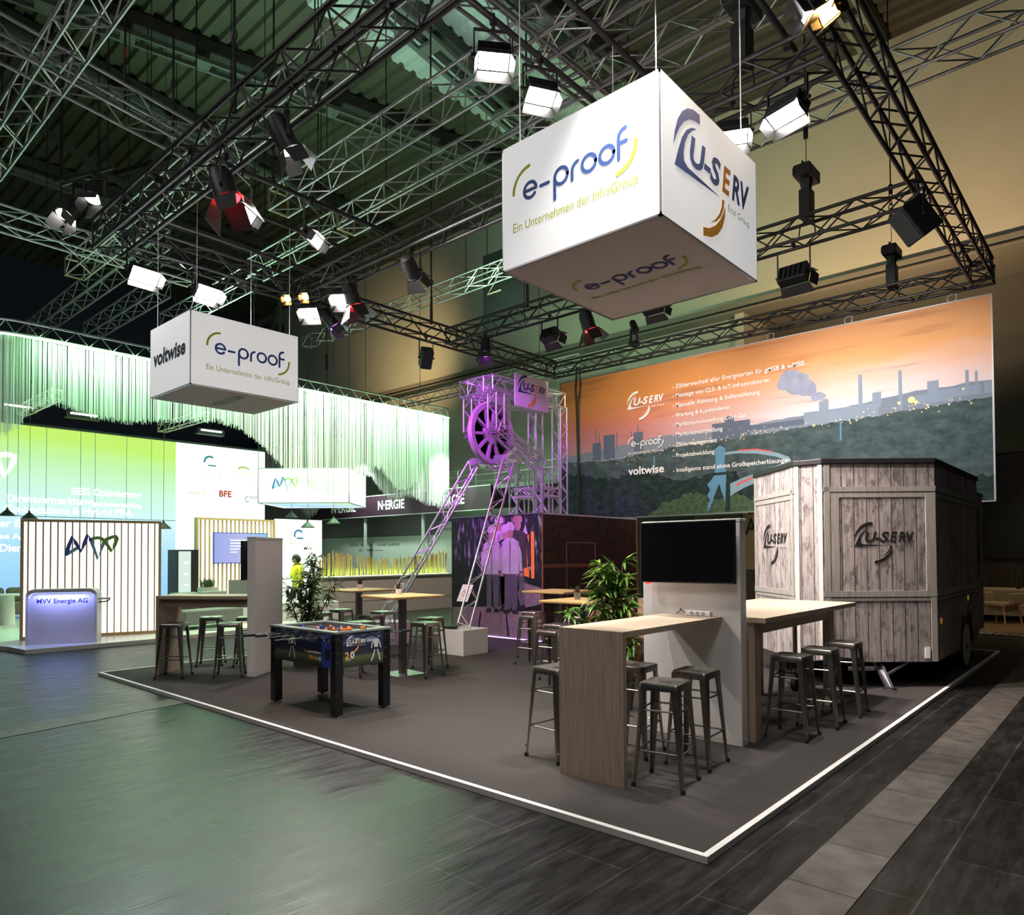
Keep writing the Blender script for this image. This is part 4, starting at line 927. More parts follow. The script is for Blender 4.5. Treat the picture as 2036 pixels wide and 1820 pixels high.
# ================================================================== FOOSBALL TABLE
def stadium_mat(name, vary=(0,0,0)):
    mt = bpy.data.materials.new(name); mt.use_nodes = True; nt = mt.node_tree; b = nt.nodes['Principled BSDF']; b.inputs['Roughness'].default_value = .35; L = nt.links.new
    tc = nd(nt, 'ShaderNodeTexCoord'); sx = nd(nt, 'ShaderNodeSeparateXYZ'); L(tc.outputs['Generated'], sx.inputs[0])
    r = ramp(nt, [(0,(.02,.025,.02)),(.18,(.06,.085,.035)),(.30,(.10,.13,.06)),(.34,(.03,.035,.06)),(.55,(.012,.018,.05)),(.78,(.02,.035,.10)),(1,(.012,.018,.06))]); L(sx.outputs[2], r.inputs[0])
    mp = nd(nt, 'ShaderNodeMapping'); mp.inputs['Scale'].default_value = (3,3,6); mp.inputs['Location'].default_value = vary; L(tc.outputs['Generated'], mp.inputs[0])
    nz = nd(nt, 'ShaderNodeTexNoise'); nz.inputs['Scale'].default_value = 1.4; nz.inputs['Detail'].default_value = 3; L(mp.outputs[0], nz.inputs['Vector'])
    hi = ramp(nt, [(.66,(0,0,0)),(.74,(1,1,1)),(.88,(.6,.6,.6))]); L(sx.outputs[2], hi.inputs[0])
    r2 = ramp(nt, [(.48,(0,0,0)),(.70,(.55,.62,.66))]); L(nz.outputs['Fac'], r2.inputs[0])
    m1 = nd(nt, 'ShaderNodeMix', data_type='RGBA', blend_type='MULTIPLY'); m1.inputs[0].default_value = 1; L(hi.outputs[0], m1.inputs[6]); L(r2.outputs[0], m1.inputs[7])
    m2 = nd(nt, 'ShaderNodeMix', data_type='RGBA', blend_type='ADD'); m2.inputs[0].default_value = 1; L(r.outputs[0], m2.inputs[6]); L(m1.outputs[2], m2.inputs[7])
    vo = nd(nt, 'ShaderNodeTexNoise'); vo.inputs['Scale'].default_value = 150; L(tc.outputs['Object'], vo.inputs['Vector'])
    r3 = ramp(nt, [(.66,(0,0,0)),(.74,(.45,.42,.38))]); L(vo.outputs['Fac'], r3.inputs[0])
    cr = ramp(nt, [(.30,(0,0,0)),(.34,(1,1,1)),(.40,(.5,.5,.5)),(.6,(.2,.2,.25)),(.66,(0,0,0))]); L(sx.outputs[2], cr.inputs[0])
    m3 = nd(nt, 'ShaderNodeMix', data_type='RGBA', blend_type='MULTIPLY'); m3.inputs[0].default_value = 1; L(r3.outputs[0], m3.inputs[6]); L(cr.outputs[0], m3.inputs[7])
    m4 = nd(nt, 'ShaderNodeMix', data_type='RGBA', blend_type='ADD'); m4.inputs[0].default_value = 1; L(m2.outputs[2], m4.inputs[6]); L(m3.outputs[2], m4.inputs[7])
    L(m4.outputs[2], b.inputs['Base Color'])
    return mt
ft = thing('foosball_table', 'foosball table with stadium print sides on black legs', 'foosball table', (-6.785,4.52,ZP))
hx, hy = .635, .35; zb, zt_ = .50, .855
M_RIM = mat('grey_green_rim', (.20,.23,.22), .25, var=.05)
SM1, SM2 = stadium_mat('stadium_print'), stadium_mat('stadium_print_end', (2.2,.4,1.1))
for d in ((-hx+.07,hx-.07,-hy,-hy+.03),(-hx+.07,hx-.07,hy-.03,hy)): MB().box(d[0],d[1],d[2],d[3],zb,zt_).build('side_board', SM1, ft)
for d in ((-hx,-hx+.03,-hy+.07,hy-.07),(hx-.03,hx,-hy+.07,hy-.07)): MB().box(d[0],d[1],d[2],d[3],zb,zt_).build('end_board', SM2, ft)
MB().box(hx-.24,hx-.07,-hy-.003,-hy,zb,zt_-.002).build('blue_corner_field', mat('royal_blue_print',(.03,.06,.36),.35), ft)
MB().box(hx-.18,hx-.09,-hy-.006,-hy-.002,zb+.09,zb+.19).build('ball_return', M_BLK2, ft, bevel=.002)
MB().box(-hx+.03,hx-.03,-hy+.03,hy-.03,.70,.72).build('playfield', mat('playfield_green',(.05,.10,.06),.4), ft)
M_INNER = mat('inner_board_grey', (.5,.48,.47), .5)
b = MB()
for d in ((-hx+.03,hx-.03,-hy+.03,-hy+.045),(-hx+.03,hx-.03,hy-.045,hy-.03),(-hx+.03,-hx+.1,-hy+.03,hy-.03),(hx-.1,hx-.03,-hy+.03,hy-.03)): b.box(d[0],d[1],d[2],d[3],.72,.85)
b.build('inner_lining', M_INNER, ft)
b = MB(); 
for d in ((-hx-.012,hx+.012,-hy-.012,-hy+.075),(-hx-.012,hx+.012,hy-.075,hy+.012),(-hx-.012,-hx+.12,-hy+.075,hy-.075),(hx-.12,hx+.012,-hy+.075,hy-.075)): b.box(d[0],d[1],d[2],d[3],zt_,zt_+.02)
b.build('rim', M_RIM, ft)
for sx in (-1,1):
    for sy in (-1,1):
        x0 = sx*(hx-.045); y0 = sy*(hy-.045)
        lg = MB().box(x0-.047,x0+.047,y0-.047,y0+.047,.022,zt_).build('leg', mat('black_leg_lacquer',(.008,.008,.009),.3), ft, bevel=.003)
        MB().cyl((x0,y0,0),(x0,y0,.022),.035,.022,n=12).build('levelling_foot', M_ALU, lg)
        b = MB()
        for z in (.56,.66,.80): b.cyl((x0+.02,y0-sy*0-.049*1,z),(x0+.02,y0-.047,z),.006,n=6); b.cyl((x0+.049,y0-.02,z),(x0+.047,y0-.02,z),.006,n=6)
        b.build('bolt', M_ALU, lg)
gr = random.Random(3)
M_FB, M_FO = mat('blue_player',(.03,.08,.5),.3), mat('orange_player',(.85,.2,.03),.3)
for i in range(8):
    x = -.49+.14*i; blue = i in (0,1,3,5); near = i in (0,1,3,5); pull = gr.uniform(-.1,.1)
    rd = MB().cyl((x,-hy-(.22 if near else .06)+pull,.795),(x,hy+(.06 if near else .22)+pull,.795),.008,n=8).build('rod', M_CHROME, ft, smooth=50)
    s = -1 if near else 1; y1 = s*(hy+.22)+pull
    MB().cyl((x,y1,.795),(x,y1+s*.13,.795),.017,.013,n=10).build('handle', M_RUB, rd, smooth=50)
    b = MB()
    for q in (-1,1): b.cyl((x,q*(hy+.004),.795),(x,q*(hy+.02),.795),.022,n=10)
    b.build('bearing', M_BLK2, rd)
    for k in range((1,2,3,5,5,3,2,1)[i]):
        n = (1,2,3,5,5,3,2,1)[i]; y = (k-(n-1)/2)*(.5/max(n,2.2))+pull*.4
        b = MB(); b.ball((x,y,.838),.021,10); b.cyl((x,y,.82),(x,y,.77),.013,.016,n=8); b.bar((x,y,.77),(x+.01,y,.735),.024,.012); b.build('player_figure', M_FB if blue else M_FO, rd, smooth=60)
for k in range(10):
    MB().cyl((hx-.03,-.27+k*.021+(.10 if k > 6 else 0),.892),(hx-.03,-.252+k*.021+(.10 if k > 6 else 0),.892),.014,n=10).build('score_bead', M_FO, ft)
b = MB(); b.cyl((hx-.03,-.29,.892),(hx-.03,.05,.892),.005,n=6); b.cyl((hx-.03,-.29,.87),(hx-.03,-.29,.9),.006,n=6); b.cyl((hx-.03,.05,.87),(hx-.03,.05,.9),.006,n=6); b.build('score_wire', M_BLK2, ft)
FF = frame((0,-hy-.001,0),(1,0,0),(0,0,1)); FE = frame((hx+.001,0,0),(0,1,0),(0,0,1))
b = MB(); userv(b, FE @ tr(-.10,.735), .25, 0, 1, 0, .002); b.M = FE; b.m = 1; b.text('2', .10, -.235, .59, .002, bold=.003); b.m = 0; b.text('0', .10, -.17, .59, .002, bold=.003); b.text('JAHRE', .022, -.225, .57, .002); b.build('end_logo', [M_PWHITE, M_ORANGE], ft)
b = MB(); userv(b, FF @ tr(hx-.155,.775), .10, 0, 1, 0, .005); b.build('corner_logo', [M_PWHITE, M_ORANGE], ft)
b = MB(); b.M = FF; b.m = 1; b.text('Ihr', .05, .06, .63, .002, shear=.2); b.m = 0; b.text('ausrichtbarer', .042, .13, .63, .002, shear=.2, bold=.0008, fit=.255); b.m = 1; b.text('SERV', .06, .15, .565, .002, bold=.001, fit=.12); b.m = 0; b.text('ice', .06, .275, .565, .002, fit=.05)
b.poly([(.36+.022*math.cos(i*PI/6), .58+.022*math.sin(i*PI/6), .002) for i in range(12)]); b.m = 2; b.poly([(.36+.009*math.cos(i*PI*2/5), .58+.009*math.sin(i*PI*2/5), .003) for i in range(5)])
b.build('lettering', [M_PWHITE, M_ORANGE, M_INK], ft)
def footballer(b, M, k):
    b.M = M @ Matrix.Scale(k, 4)
    b.poly([(.07*math.cos(i*PI/5), 1.72+.09*math.sin(i*PI/5)) for i in range(10)])
    b.m = 1; b.poly([(-.17,.95),(.17,.95),(.24,1.5),(.1,1.6),(-.1,1.6),(-.24,1.5)]); b.stroke([(.22,1.48),(.36,1.15),(.42,.9)], .10); b.stroke([(-.22,1.48),(-.36,1.2),(-.40,.95)], .10)
    b.m = 0; b.poly([(-.2,.62),(-.02,.8),(.02,.8),(.2,.62),(.17,.95),(-.17,.95)]); b.m = 1; b.stroke([(-.12,.75),(-.24,.4),(-.42,.02)], .11); b.stroke([(.12,.75),(.25,.42),(.36,.0)], .11); b.M = None; b.m = 0
b = MB(); footballer(b, FF @ Matrix.Translation((-.18,.55,.002)), .155); b.build('printed_footballer', [M_INK, mat('print_kit_white',(.6,.6,.62),.4)], ft)
b = MB(); footballer(b, FE @ Matrix.Translation((.16,.54,.002)), .145); b.build('printed_footballer', [M_INK, mat('print_kit_white',(.6,.6,.62),.4)], ft)
# ================================================================== SHOW TRAILER
TX, TY = -3.05, 11.4
tt = thing('show_trailer', 'wood-look show trailer with faceted front and black roof', 'trailer', (TX, TY, ZP))
C_ = [(-4.2,10.02),(-3.28,9.06),(-2.94,9.06),(-1.9,9.97),(-1.9,12.95),(-4.2,12.95)]
CL = [(x-TX, y-TY) for x, y in C_]
z0, z1 = .315, 2.765
b = MB(); n = 6
vs = [(x,y,z0) for x,y in CL]+[(x,y,z1) for x,y in CL]
b.add(vs, [(i,(i+1)%n,n+(i+1)%n,n+i) for i in range(n) if i != 3]+[tuple(range(n,2*n))])
sx_ = CL[3][0]; N = [(sx_,CL[3][1],z0),(sx_,11.42-TY,z0),(sx_,11.55-TY,.74),(sx_,12.28-TY,.78),(sx_,12.50-TY,z0-.05),(sx_,CL[4][1],z0+.06),(sx_,CL[4][1],z1),(sx_,CL[3][1],z1)]
b.add(N, [tuple(range(8))])
b.build('body', M_PLANK, tt)
b = MB(); b.prism([(x*.96,y*.97+.02) for x,y in CL], z0+.02, z0+.05); b.box(sx_-.45,sx_-.02,11.40-TY,12.5-TY,z0,.80); b.build('underfloor', M_BLK2, tt)
b = MB(); b.prism([(x*1.018,(y)*1.012) for x,y in CL], z1-.005, z1+.065); b.prism([(x*.8,y*.8) for x,y in CL], z1+.065, z1+.085); b.build('roof', M_BLK2, tt, bevel=.01)
MB().cbox((-.05,-1.2,z1+.11),(.5,.4,.05)).build('roof_hatch', M_GREYW, tt)
def board(face, s0, s1, za, zb_, t=.014, nm='trim_board', mt=M_GREYW):
    a = Vector(CL[face]+(0,)); c = Vector(CL[face+1]+(0,)); d = (c-a).normalized(); nn = Vector((d.y,-d.x,0))
    b = MB(); b.M = Matrix.Translation(a) @ Matrix(((d.x,-nn.x,0,0),(d.y,-nn.y,0,0),(0,0,1,0),(0,0,0,1)))
    b.box(s0, s1, -t, .004, za-ZP, zb_-ZP); return b.build(nm, mt, tt)
FL = [math.dist(CL[i], CL[i+1]) for i in range(5)]
M_PALE = wood('pale_corner_post', (.50,.46,.41), (.66,.63,.58))
for f in (0, 2, 3):
    L_ = FL[f] if f != 3 else 2.98
    board(f, 0, L_, 2.455, 2.515); board(f, .05, L_-.02, 2.385, 2.44, .010)
    board(f, 0, L_, 1.155, 1.225, .016); board(f, 0, L_, 1.105, 1.145, .010)
board(2, .02, .085, .36, 2.79); board(2, .10, .20, 1.225, 2.385, .010); board(2, FL[2]-.12, FL[2]-.0, 1.225, 2.44); board(2, FL[2]-.07, FL[2], .36, 1.15)
board(0, FL[0]-.09, FL[0]-.03, .36, 2.79); board(0, 0, .05, .36, 2.79, .01)
board(1, 0, .055, .36, 2.80, nm='corner_post', mt=M_PALE); board(1, FL[1]-.05, FL[1], .36, 2.80, nm='corner_post', mt=M_PALE)
def face_frame(face, s, z):
    a = Vector(CL[face]+(0,)); c = Vector(CL[face+1]+(0,)); d = (c-a).normalized()
    nn = Vector((d.y,-d.x,0))
    return frame(a+d*s+nn*.004+Vector((0,0,z-ZP)), d, (0,0,1))
b = MB(); userv(b, face_frame(2, .745, 1.82), .75, 0, 0, 1); b.build('logo', [M_INK, M_SLATE], tt)
b = MB(); userv(b, face_frame(0, .70, 1.82), .80, 0, 0, 1); b.build('logo', [M_INK, M_SLATE], tt)
b = MB(); b.box(-1.10,1.09,12.95-TY,13.85-TY,.42,2.56); b.build('rear_body', M_PLANK, tt)
MB().box(-1.12,1.11,12.96-TY,13.9-TY,2.56,2.63).build('rear_roof', M_BLK2, tt, bevel=.03)
MB().box(1.088,1.098,13.0-TY,13.5-TY,1.25,2.4).build('side_window', M_SCRN, tt)
# wheel
wh = MB(); wh.M = frame((-2.0-TX, 11.95-TY, .335), (0,1,0), (0,0,1)); wh.lathe([(.20,-.09),(.30,-.10),(.33,-.07),(.335,0),(.33,.06),(.305,.09),(.22,.085)], 36)
wo = wh.build('wheel', M_RUB, tt, smooth=40)
b = MB(); b.M = frame((-2.0-TX, 11.95-TY, .335), (0,1,0), (0,0,1)); b.lathe([(.295,.0915),(.268,.0935),(.262,.089)], 36); b.build('white_wall_ring', mat('white_wall',(.62,.56,.42),.5), wo, smooth=60)
b = MB(); b.M = frame((-2.0-TX, 11.95-TY, .335), (0,1,0), (0,0,1)); b.lathe([(.22,.05),(.20,.07),(.12,.06),(.09,.075),(.06,.10),(.001,.11)], 24)
for i in range(12): b.ball((.155*math.cos(i*PI/6),.155*math.sin(i*PI/6),.07),.018,6)
b.build('hub_cap', M_CHROME, wo, smooth=50)
wh = MB(); wh.M = frame((-4.1-TX, 11.95-TY, .335), (0,1,0), (0,0,1)); wh.lathe([(.20,-.09),(.30,-.10),(.335,0),(.30,.09),(.20,.085)], 24); wh.build('wheel', M_RUB, tt, smooth=40)
# drop stand, light bar, drawbar, jockey post, lamps, plate
b = MB(); b.bar((.52,-1.75,.31),(.74,-2.02,.03),.045,.05); b.bar((.60,-1.80,.31),(.78,-2.02,.03),.03,.03); b.bar((.86,-1.62,.30),(.66,-1.92,.14),.025,.025); b.build('drop_stand', M_ALU, tt)
MB().cbox((.76,-2.04,.012),(.14,.12,.022)).build('stand_foot', M_CHROME, tt, bevel=.004)
b = MB(); a = face_frame(2,.30,.30); b.M = a; b.box(-.02,.30,-.05,0,0,.03); b.build('light_bar', M_ALU, tt, bevel=.008)
b = MB(); b.M = face_frame(2, FL[2]-.125, .46); b.box(-.03,.03,-.06,.07,0,.012); b.build('reflector_plate', M_PWHITE, tt)
for y, z, c in ((10.2,.80,(.8,.25,.02)),(12.05,1.0,(.5,.3,.02))):
    b = MB(); b.ball((sx_+.004,y-TY,z),.035,10,(.4,1.0,1.3)); b.build('marker_lamp', mat('amber_lamp',c,.2,em=c,es=.25), tt, smooth=60)
b = MB(); b.bar((-.45,-2.3,.34),(-.05,-3.15,.36),.06,.07); b.bar((.45,-2.1,.34),(-.02,-3.15,.36),.06,.07); b.build('drawbar', M_BLK2, tt)
b = MB(); b.cyl((-.10,-2.75,.14),(-.10,-2.75,.95),.028,n=10); b.cyl((-.10,-2.75,.95),(-.02,-2.75,1.0),.012,n=6); b.build('jockey_post', M_STEEL, tt, smooth=40)
b = MB(); b.cyl((-.13,-2.75,.1),(-.07,-2.75,.1),.1,n=16); b.build('jockey_wheel', M_RUB, tt, smooth=40)
# ================================================================== BRICK CABIN WITH THE MINERS PICTURE
KX, KY = -9.75, 12.05
kt = thing('brick_cabin', 'cabin with brick-look side and a tall miners picture on its front', 'cabin', (KX, KY, ZP))
M_BRICK = brick('dark_red_brick_print', (.095,.040,.028), (.060,.028,.022), (.045,.03,.026), .7)
xa, xb, ya, yb, h = -11.0-KX, -8.5-KX, 10.36-KY, 13.75-KY, 2.43
MB().box(xb-.04, xb, ya+.03, yb, 0, h).build('brick_side', M_BRICK, kt)
MB().box(xa, xa+.04, ya+.03, yb, 0, h).build('far_side', M_BRICK, kt)
MB().box(xa+.04, xb-.04, yb-.04, yb, 0, h).build('rear_side', M_BLK2, kt)
MB().box(xa, xb, ya+.03, yb, h, h+.03).build('roof_panel', M_WHITE, kt)
b = MB(); b.box(xb-.012,xb+.012,ya+.012,ya+.03,0,h); b.box(xb-.004,xb+.012,yb-.03,yb+.004,0,h); b.build('corner_profile', mat('copper_profile',(.45,.16,.09),.4,.3), kt)
MB().box(xb, xb+.006, ya+.03, yb-.9, 1.40, 1.47).build('red_band', mat('red_brick_band',(.30,.10,.07),.7), kt)
M_LINE = mat('pale_joint_profile', (.40,.30,.26), .5)
b = MB(); b.box(xb,xb+.006,11.12-KY,11.135-KY,.02,1.90); b.box(xb,xb+.006,12.1-KY,12.115-KY,.02,1.90); b.box(xb,xb+.006,11.12-KY,12.115-KY,1.885,1.90); b.build('door_outline', M_LINE, kt)
MB().cyl((xb,11.22-KY,1.0),(xb+.03,11.22-KY,1.0),.012,n=8).build('door_knob', M_ALU, kt)
def mine_mat():
    mt = bpy.data.materials.new('mine_hall_print'); mt.use_nodes = True; nt = mt.node_tree; b = nt.nodes['Principled BSDF']; b.inputs['Roughness'].default_value = .6; L = nt.links.new
    tc = nd(nt, 'ShaderNodeTexCoord'); sx = nd(nt, 'ShaderNodeSeparateXYZ'); L(tc.outputs['Generated'], sx.inputs[0])
    mp = nd(nt, 'ShaderNodeMapping'); mp.inputs['Scale'].default_value = (26,1,8); L(tc.outputs['Generated'], mp.inputs[0])
    nz = nd(nt, 'ShaderNodeTexNoise'); nz.inputs['Scale'].default_value = 1; nz.inputs['Detail'].default_value = 4; L(mp.outputs[0], nz.inputs['Vector'])
    r = ramp(nt, [(.50,(.008,.008,.012)),(.58,(.10,.10,.12)),(.68,(.6,.6,.65))]); L(nz.outputs['Fac'], r.inputs[0])
    up = ramp(nt, [(0,(0,0,0)),(.35,(.05,.05,.05)),(.62,(.35,.35,.35)),(.8,(1,1,1))]); L(sx.outputs[2], up.inputs[0])
    m1 = nd(nt, 'ShaderNodeMix', data_type='RGBA', blend_type='MULTIPLY'); m1.inputs[0].default_value = 1; L(r.outputs[0], m1.inputs[6]); L(up.outputs[0], m1.inputs[7])
    L(m1.outputs[2], b.inputs['Base Color']); return mt
MB().box(xa, xb-.012, ya+.012, ya+.03, 0, h).build('miners_picture', mine_mat(), kt)
FP = frame((0, ya+.0115, 0), (1,0,0), (0,0,1))
COAT, COAT2, TROU, SKIN, DARKP, GRAV, FIRE = mat('print_coat_white',(.62,.60,.60),.6,var=.25,scale=14), mat('print_coat_dark',(.06,.05,.05),.6), mat('print_trousers',(.12,.11,.13),.6,var=.5,scale=12), mat('print_skin',(.45,.28,.22),.6), mat('print_near_black',(.01,.01,.012),.6), forest_mat('print_gravel',(.06,.05,.05),(.55,.42,.42),60), mat('print_fire_orange',(.9,.22,.04),.6,em=(1,.2,.03),es=.25)  # fire print has added glow; DARKP is near-black ink for boots and seams
b = MB(); b.m = 5; b.M = FP
g = random.Random(8)
def pp(P, lay): b.poly([(x, z, lay*.0004) for x, z in P])
pp([(xa+.02,.03),(xb-.03,.03),(xb-.03,.48),(xa+1.4,.62),(xa+.02,.55)], 1)
pp([(xb-.55,.60),(xb-.03,.72),(xb-.03,1.02),(xb-.5,1.12),(xb-.62,.9)], 1)
b.m = 6
pp([(xb-.50,1.25),(xb-.33,1.22),(xb-.33,2.05),(xb-.52,1.95)], 1); pp([(xb-.28,1.2),(xb-.2,1.2),(xb-.2,2.1),(xb-.28,2.1)], 1)
b.m = 0; pp([(xb-.50,2.05),(xb-.42,2.25),(xb-.36,2.05)], 1)
def miner(x, z, k, coat, lay, trou=2):
    e = lambda P: [(x+px*k, z+pz*k) for px, pz in P]
    b.m = trou; pp(e([(-.16,.0),(-.02,.0),(.0,.72),(.02,.72),(.05,.0),(.18,.02),(.15,.95),(-.15,.95)]), lay)
    b.m = 4; pp(e([(-.2,-.03),(-.02,-.03),(-.03,.05),(-.14,.05)]), lay+1); pp(e([(.05,-.03),(.22,-.02),(.18,.06),(.06,.05)]), lay+1)
    b.m = coat; pp(e([(-.24,.78),(.24,.78),(.22,1.2),(.25,1.42),(.08,1.52),(-.08,1.52),(-.25,1.42),(-.22,1.2)]), lay+1)
    pp(e([(.23,1.44),(.31,1.2),(.33,.82),(.26,.80),(.22,1.2)]), lay+1); pp(e([(-.31,1.2),(-.23,1.44),(-.22,1.2),(-.26,.80),(-.33,.82)]), lay+1)
    b.m = 4; pp(e([(-.015,.8),(.0,.8),(.01,1.45),(-.01,1.45)]), lay+2)
    b.m = 3; pp(e([(.09*math.cos(i*PI/6), 1.62+.115*math.sin(i*PI/6)) for i in range(12)]), lay+2)
    pp(e([(.26,.74),(.34,.74),(.33,.84),(.27,.84)]), lay+1); pp(e([(-.34,.74),(-.26,.74),(-.27,.84),(-.33,.84)]), lay+1)
    b.m = 0 if coat == 0 else 3
    pp(e([(-.12,1.67),(.12,1.67),(.115,1.76),(.06,1.84),(-.06,1.84),(-.115,1.76)]), lay+3)
miner(xb-.95, .55, .93, 0, 2); miner(xb-1.32, .52, .95, 0, 4); miner(xb-.62, .62, 1.0, 1, 2); miner(xb-1.12, .62, 1.0, 0, 2); miner(xb-.82, .52, .97, 0, 9)
b.m = 4
for i in range(2): pp([(xb-1.75+i*.85,.04),(xb-1.70+i*.85,.04),(xb-1.62+i*.7,.5),(xb-1.65+i*.7,.5)], 12)
b.build('printed_miners', [COAT, COAT2, TROU, SKIN, DARKP, GRAV, FIRE], kt)
M_LEDP = emit('violet_led_strip', (.62,.30,1), 3.0)
MB().box(xa,xb-.012,ya-.01,ya+.012,.0,.018).build('led_strip', M_LEDP, kt)
MB().box(xa,xb,ya-.005,ya+.03,h+.005,h+.03).build('top_profile', M_ALU, kt)
# ================================================================== WHEEL TOWER (mine headframe of silver truss)
wt = thing('headframe_tower', 'silver lattice mine headframe with a spoked wheel, lit violet', 'tower', (-9.45,10.7,ZP))
tk = dict(wd=.22, h=.22, r=.019, br=.009, step=.24, parent=wt)
def T_(nm, p0, p1, tri=False, **k): return truss(nm, None, p0, p1, M_SILV, **{**tk, 'tri':tri, **k})
T_('strut', (-8.60,8.37,.46), (-9.02,9.98,3.44), True, wd=.25, step=.26)
T_('strut', (-10.62,8.37,.46), (-9.85,9.98,3.46), True, wd=.25, step=.26)
for x in (-9.12,-9.78):
    T_('top_beam', (x,9.54,4.78), (x,11.80,4.78), h=.30)
    T_('front_drop', (x,9.66,4.10), (x,9.66,4.78), up=(0,1,0)); T_('inclined_beam', (x,9.68,4.02), (x,11.05,3.40))
    T_('middle_column', (x,11.0,2.51), (x,11.0,3.46), up=(0,1,0)); T_('rear_column', (x,11.62,2.51), (x,11.62,4.80), up=(0,1,0))
    T_('side_tie', (x,11.05,2.90), (x,11.6,2.90), h=.16)
for y, z in ((9.66,4.78),(11.66,4.78)): T_('cross_beam', (-9.68,y,z), (-9.22,y,z), h=.30)
T_('cross_beam', (-9.68,11.0,2.90), (-9.22,11.0,2.90), h=.16); T_('cross_beam', (-9.68,10.15,3.40), (-9.22,10.15,3.40), h=.12, wd=.16)
b = MB(); O = wt.location
for x in (-9.12,-9.78): b.cbox((x-O.x,10.02-O.y,3.50-ZP),(.30,.34,.05)); b.cbox((x-O.x,9.90-O.y,3.56-ZP),(.34,.05,.10)); b.bar((x-O.x,9.9-O.y,3.5-ZP),(x-O.x,10.3-O.y,3.78-ZP),.05,.08)
b.build('strut_head', M_SILV, wt)
MWH = frame((-9.45-O.x, 9.98-O.y, 4.07-ZP), (0,1,0), (0,0,1))
M_WHEEL = mat('grey_wheel_paint', (.42,.40,.41), .45, .2)
b = MB(); b.M = MWH; b.lathe([(.505,-.05),(.60,-.055),(.605,-.03),(.575,0),(.605,.03),(.60,.055),(.505,.05),(.505,-.05)], 56)
for k in range(10):
    a = k*PI/5+.1; b.bar((.18*math.cos(a),.18*math.sin(a),0),(.53*math.cos(a),.53*math.sin(a),0),.05,.075,up=(0,0,1))
b.lathe([(.001,-.045),(.21,-.04),(.21,.04),(.001,.045)], 30)
b.build('wheel', M_WHEEL, wt, smooth=40)
b = MB(); b.M = MWH; b.cyl((0,0,-.32),(0,0,.32),.035,n=14); b.cyl((0,0,.045),(0,0,.07),.06,n=14); b.build('axle', M_STEEL, wt, smooth=40)
for nm, x, M in (('sign_board',-8.94,(0,1,0)),('sign_board',-9.96,(0,-1,0))):
    s = 1 if x > -9.4 else -1
    sb = MB().box(x-O.x-.008,x-O.x+.008,10.10-O.y,11.12-O.y,4.57-ZP,5.20-ZP).build(nm, M_WHITE, wt)
    b = MB(); userv(b, frame((x-O.x+s*.009,10.61-O.y,4.90-ZP),M,(0,0,1)), .88, 0, 1, 2); b.build('logo', [M_NAVY, M_ORANGE, M_GREYTX], sb)
for (p0, p1) in (((-8.60,8.37,.46),(-9.02,9.98,3.44)), ((-10.62,8.37,.46),(-9.85,9.98,3.46))):
    p0, p1 = Vector(p0), Vector(p1); d = (p1-p0).normalized(); c = p0+d*.62-O
    nn = Vector((.45,-.85,0)).normalized(); s = nn.cross(d).normalized(); nn = d.cross(s)*-1
    r_ = d.cross(Vector((0,-1,.4))).normalized()
    Mf = frame(c+Vector((0,-.17,.04)), (1,0,0), d-Vector((1,0,0))*d.x)
    b = MB(); b.M = Mf; b.box(-.13,.13,-.16,.16,-.004,.004); pl = b.build('warning_placard', M_WHITE, wt)
    b = MB(); b.M = Mf; b.stroke(arc(0,.0,.06,0,360), .014, .006); b.stroke([(-.04,.04),(.04,-.04)], .012, .006); b.m = 1; b.stroke([(0,-.03),(.005,.03)], .016, .0055); b.build('prohibition_symbol', [mat('sign_red',(.6,.04,.05),.5), M_INK], pl)
def base_box(lb, x0, x1, y0, y1, z1):
    t = thing('ballast_box', lb, 'box', ((x0+x1)/2,(y0+y1)/2,ZP), group='white boxes under the struts')
    hx_, hy_ = (x1-x0)/2, (y1-y0)/2; k = .02; hh = z1-ZP; b = MB()
    b.box(-hx_,hx_,-hy_,-hy_+k,0,hh); b.box(-hx_,hx_,hy_-k,hy_,0,hh); b.box(-hx_,-hx_+k,-hy_+k,hy_-k,0,hh); b.box(hx_-k,hx_,-hy_+k,hy_-k,0,hh); b.box(-hx_+k,hx_-k,-hy_+k,hy_-k,hh-.03,hh-.02)
    b.build('case', M_WHITE, t, bevel=.002); return t
base_box('white box standing at the foot of the right lattice strut', -8.90,-8.30,8.08,8.66,.455)
base_box('white box at the foot of the left lattice strut, behind the pine table', -10.92,-10.32,8.08,8.66,.455)
t = thing('weight_plate', 'round black weight lying on the white box at the strut foot', 'weight', (-8.76,8.22,.455)); MB().lathe([(.001,0),(.13,0),(.135,.02),(.13,.04),(.03,.04),(.001,.035)], 24).build('disc', M_RUB, t, smooth=40)
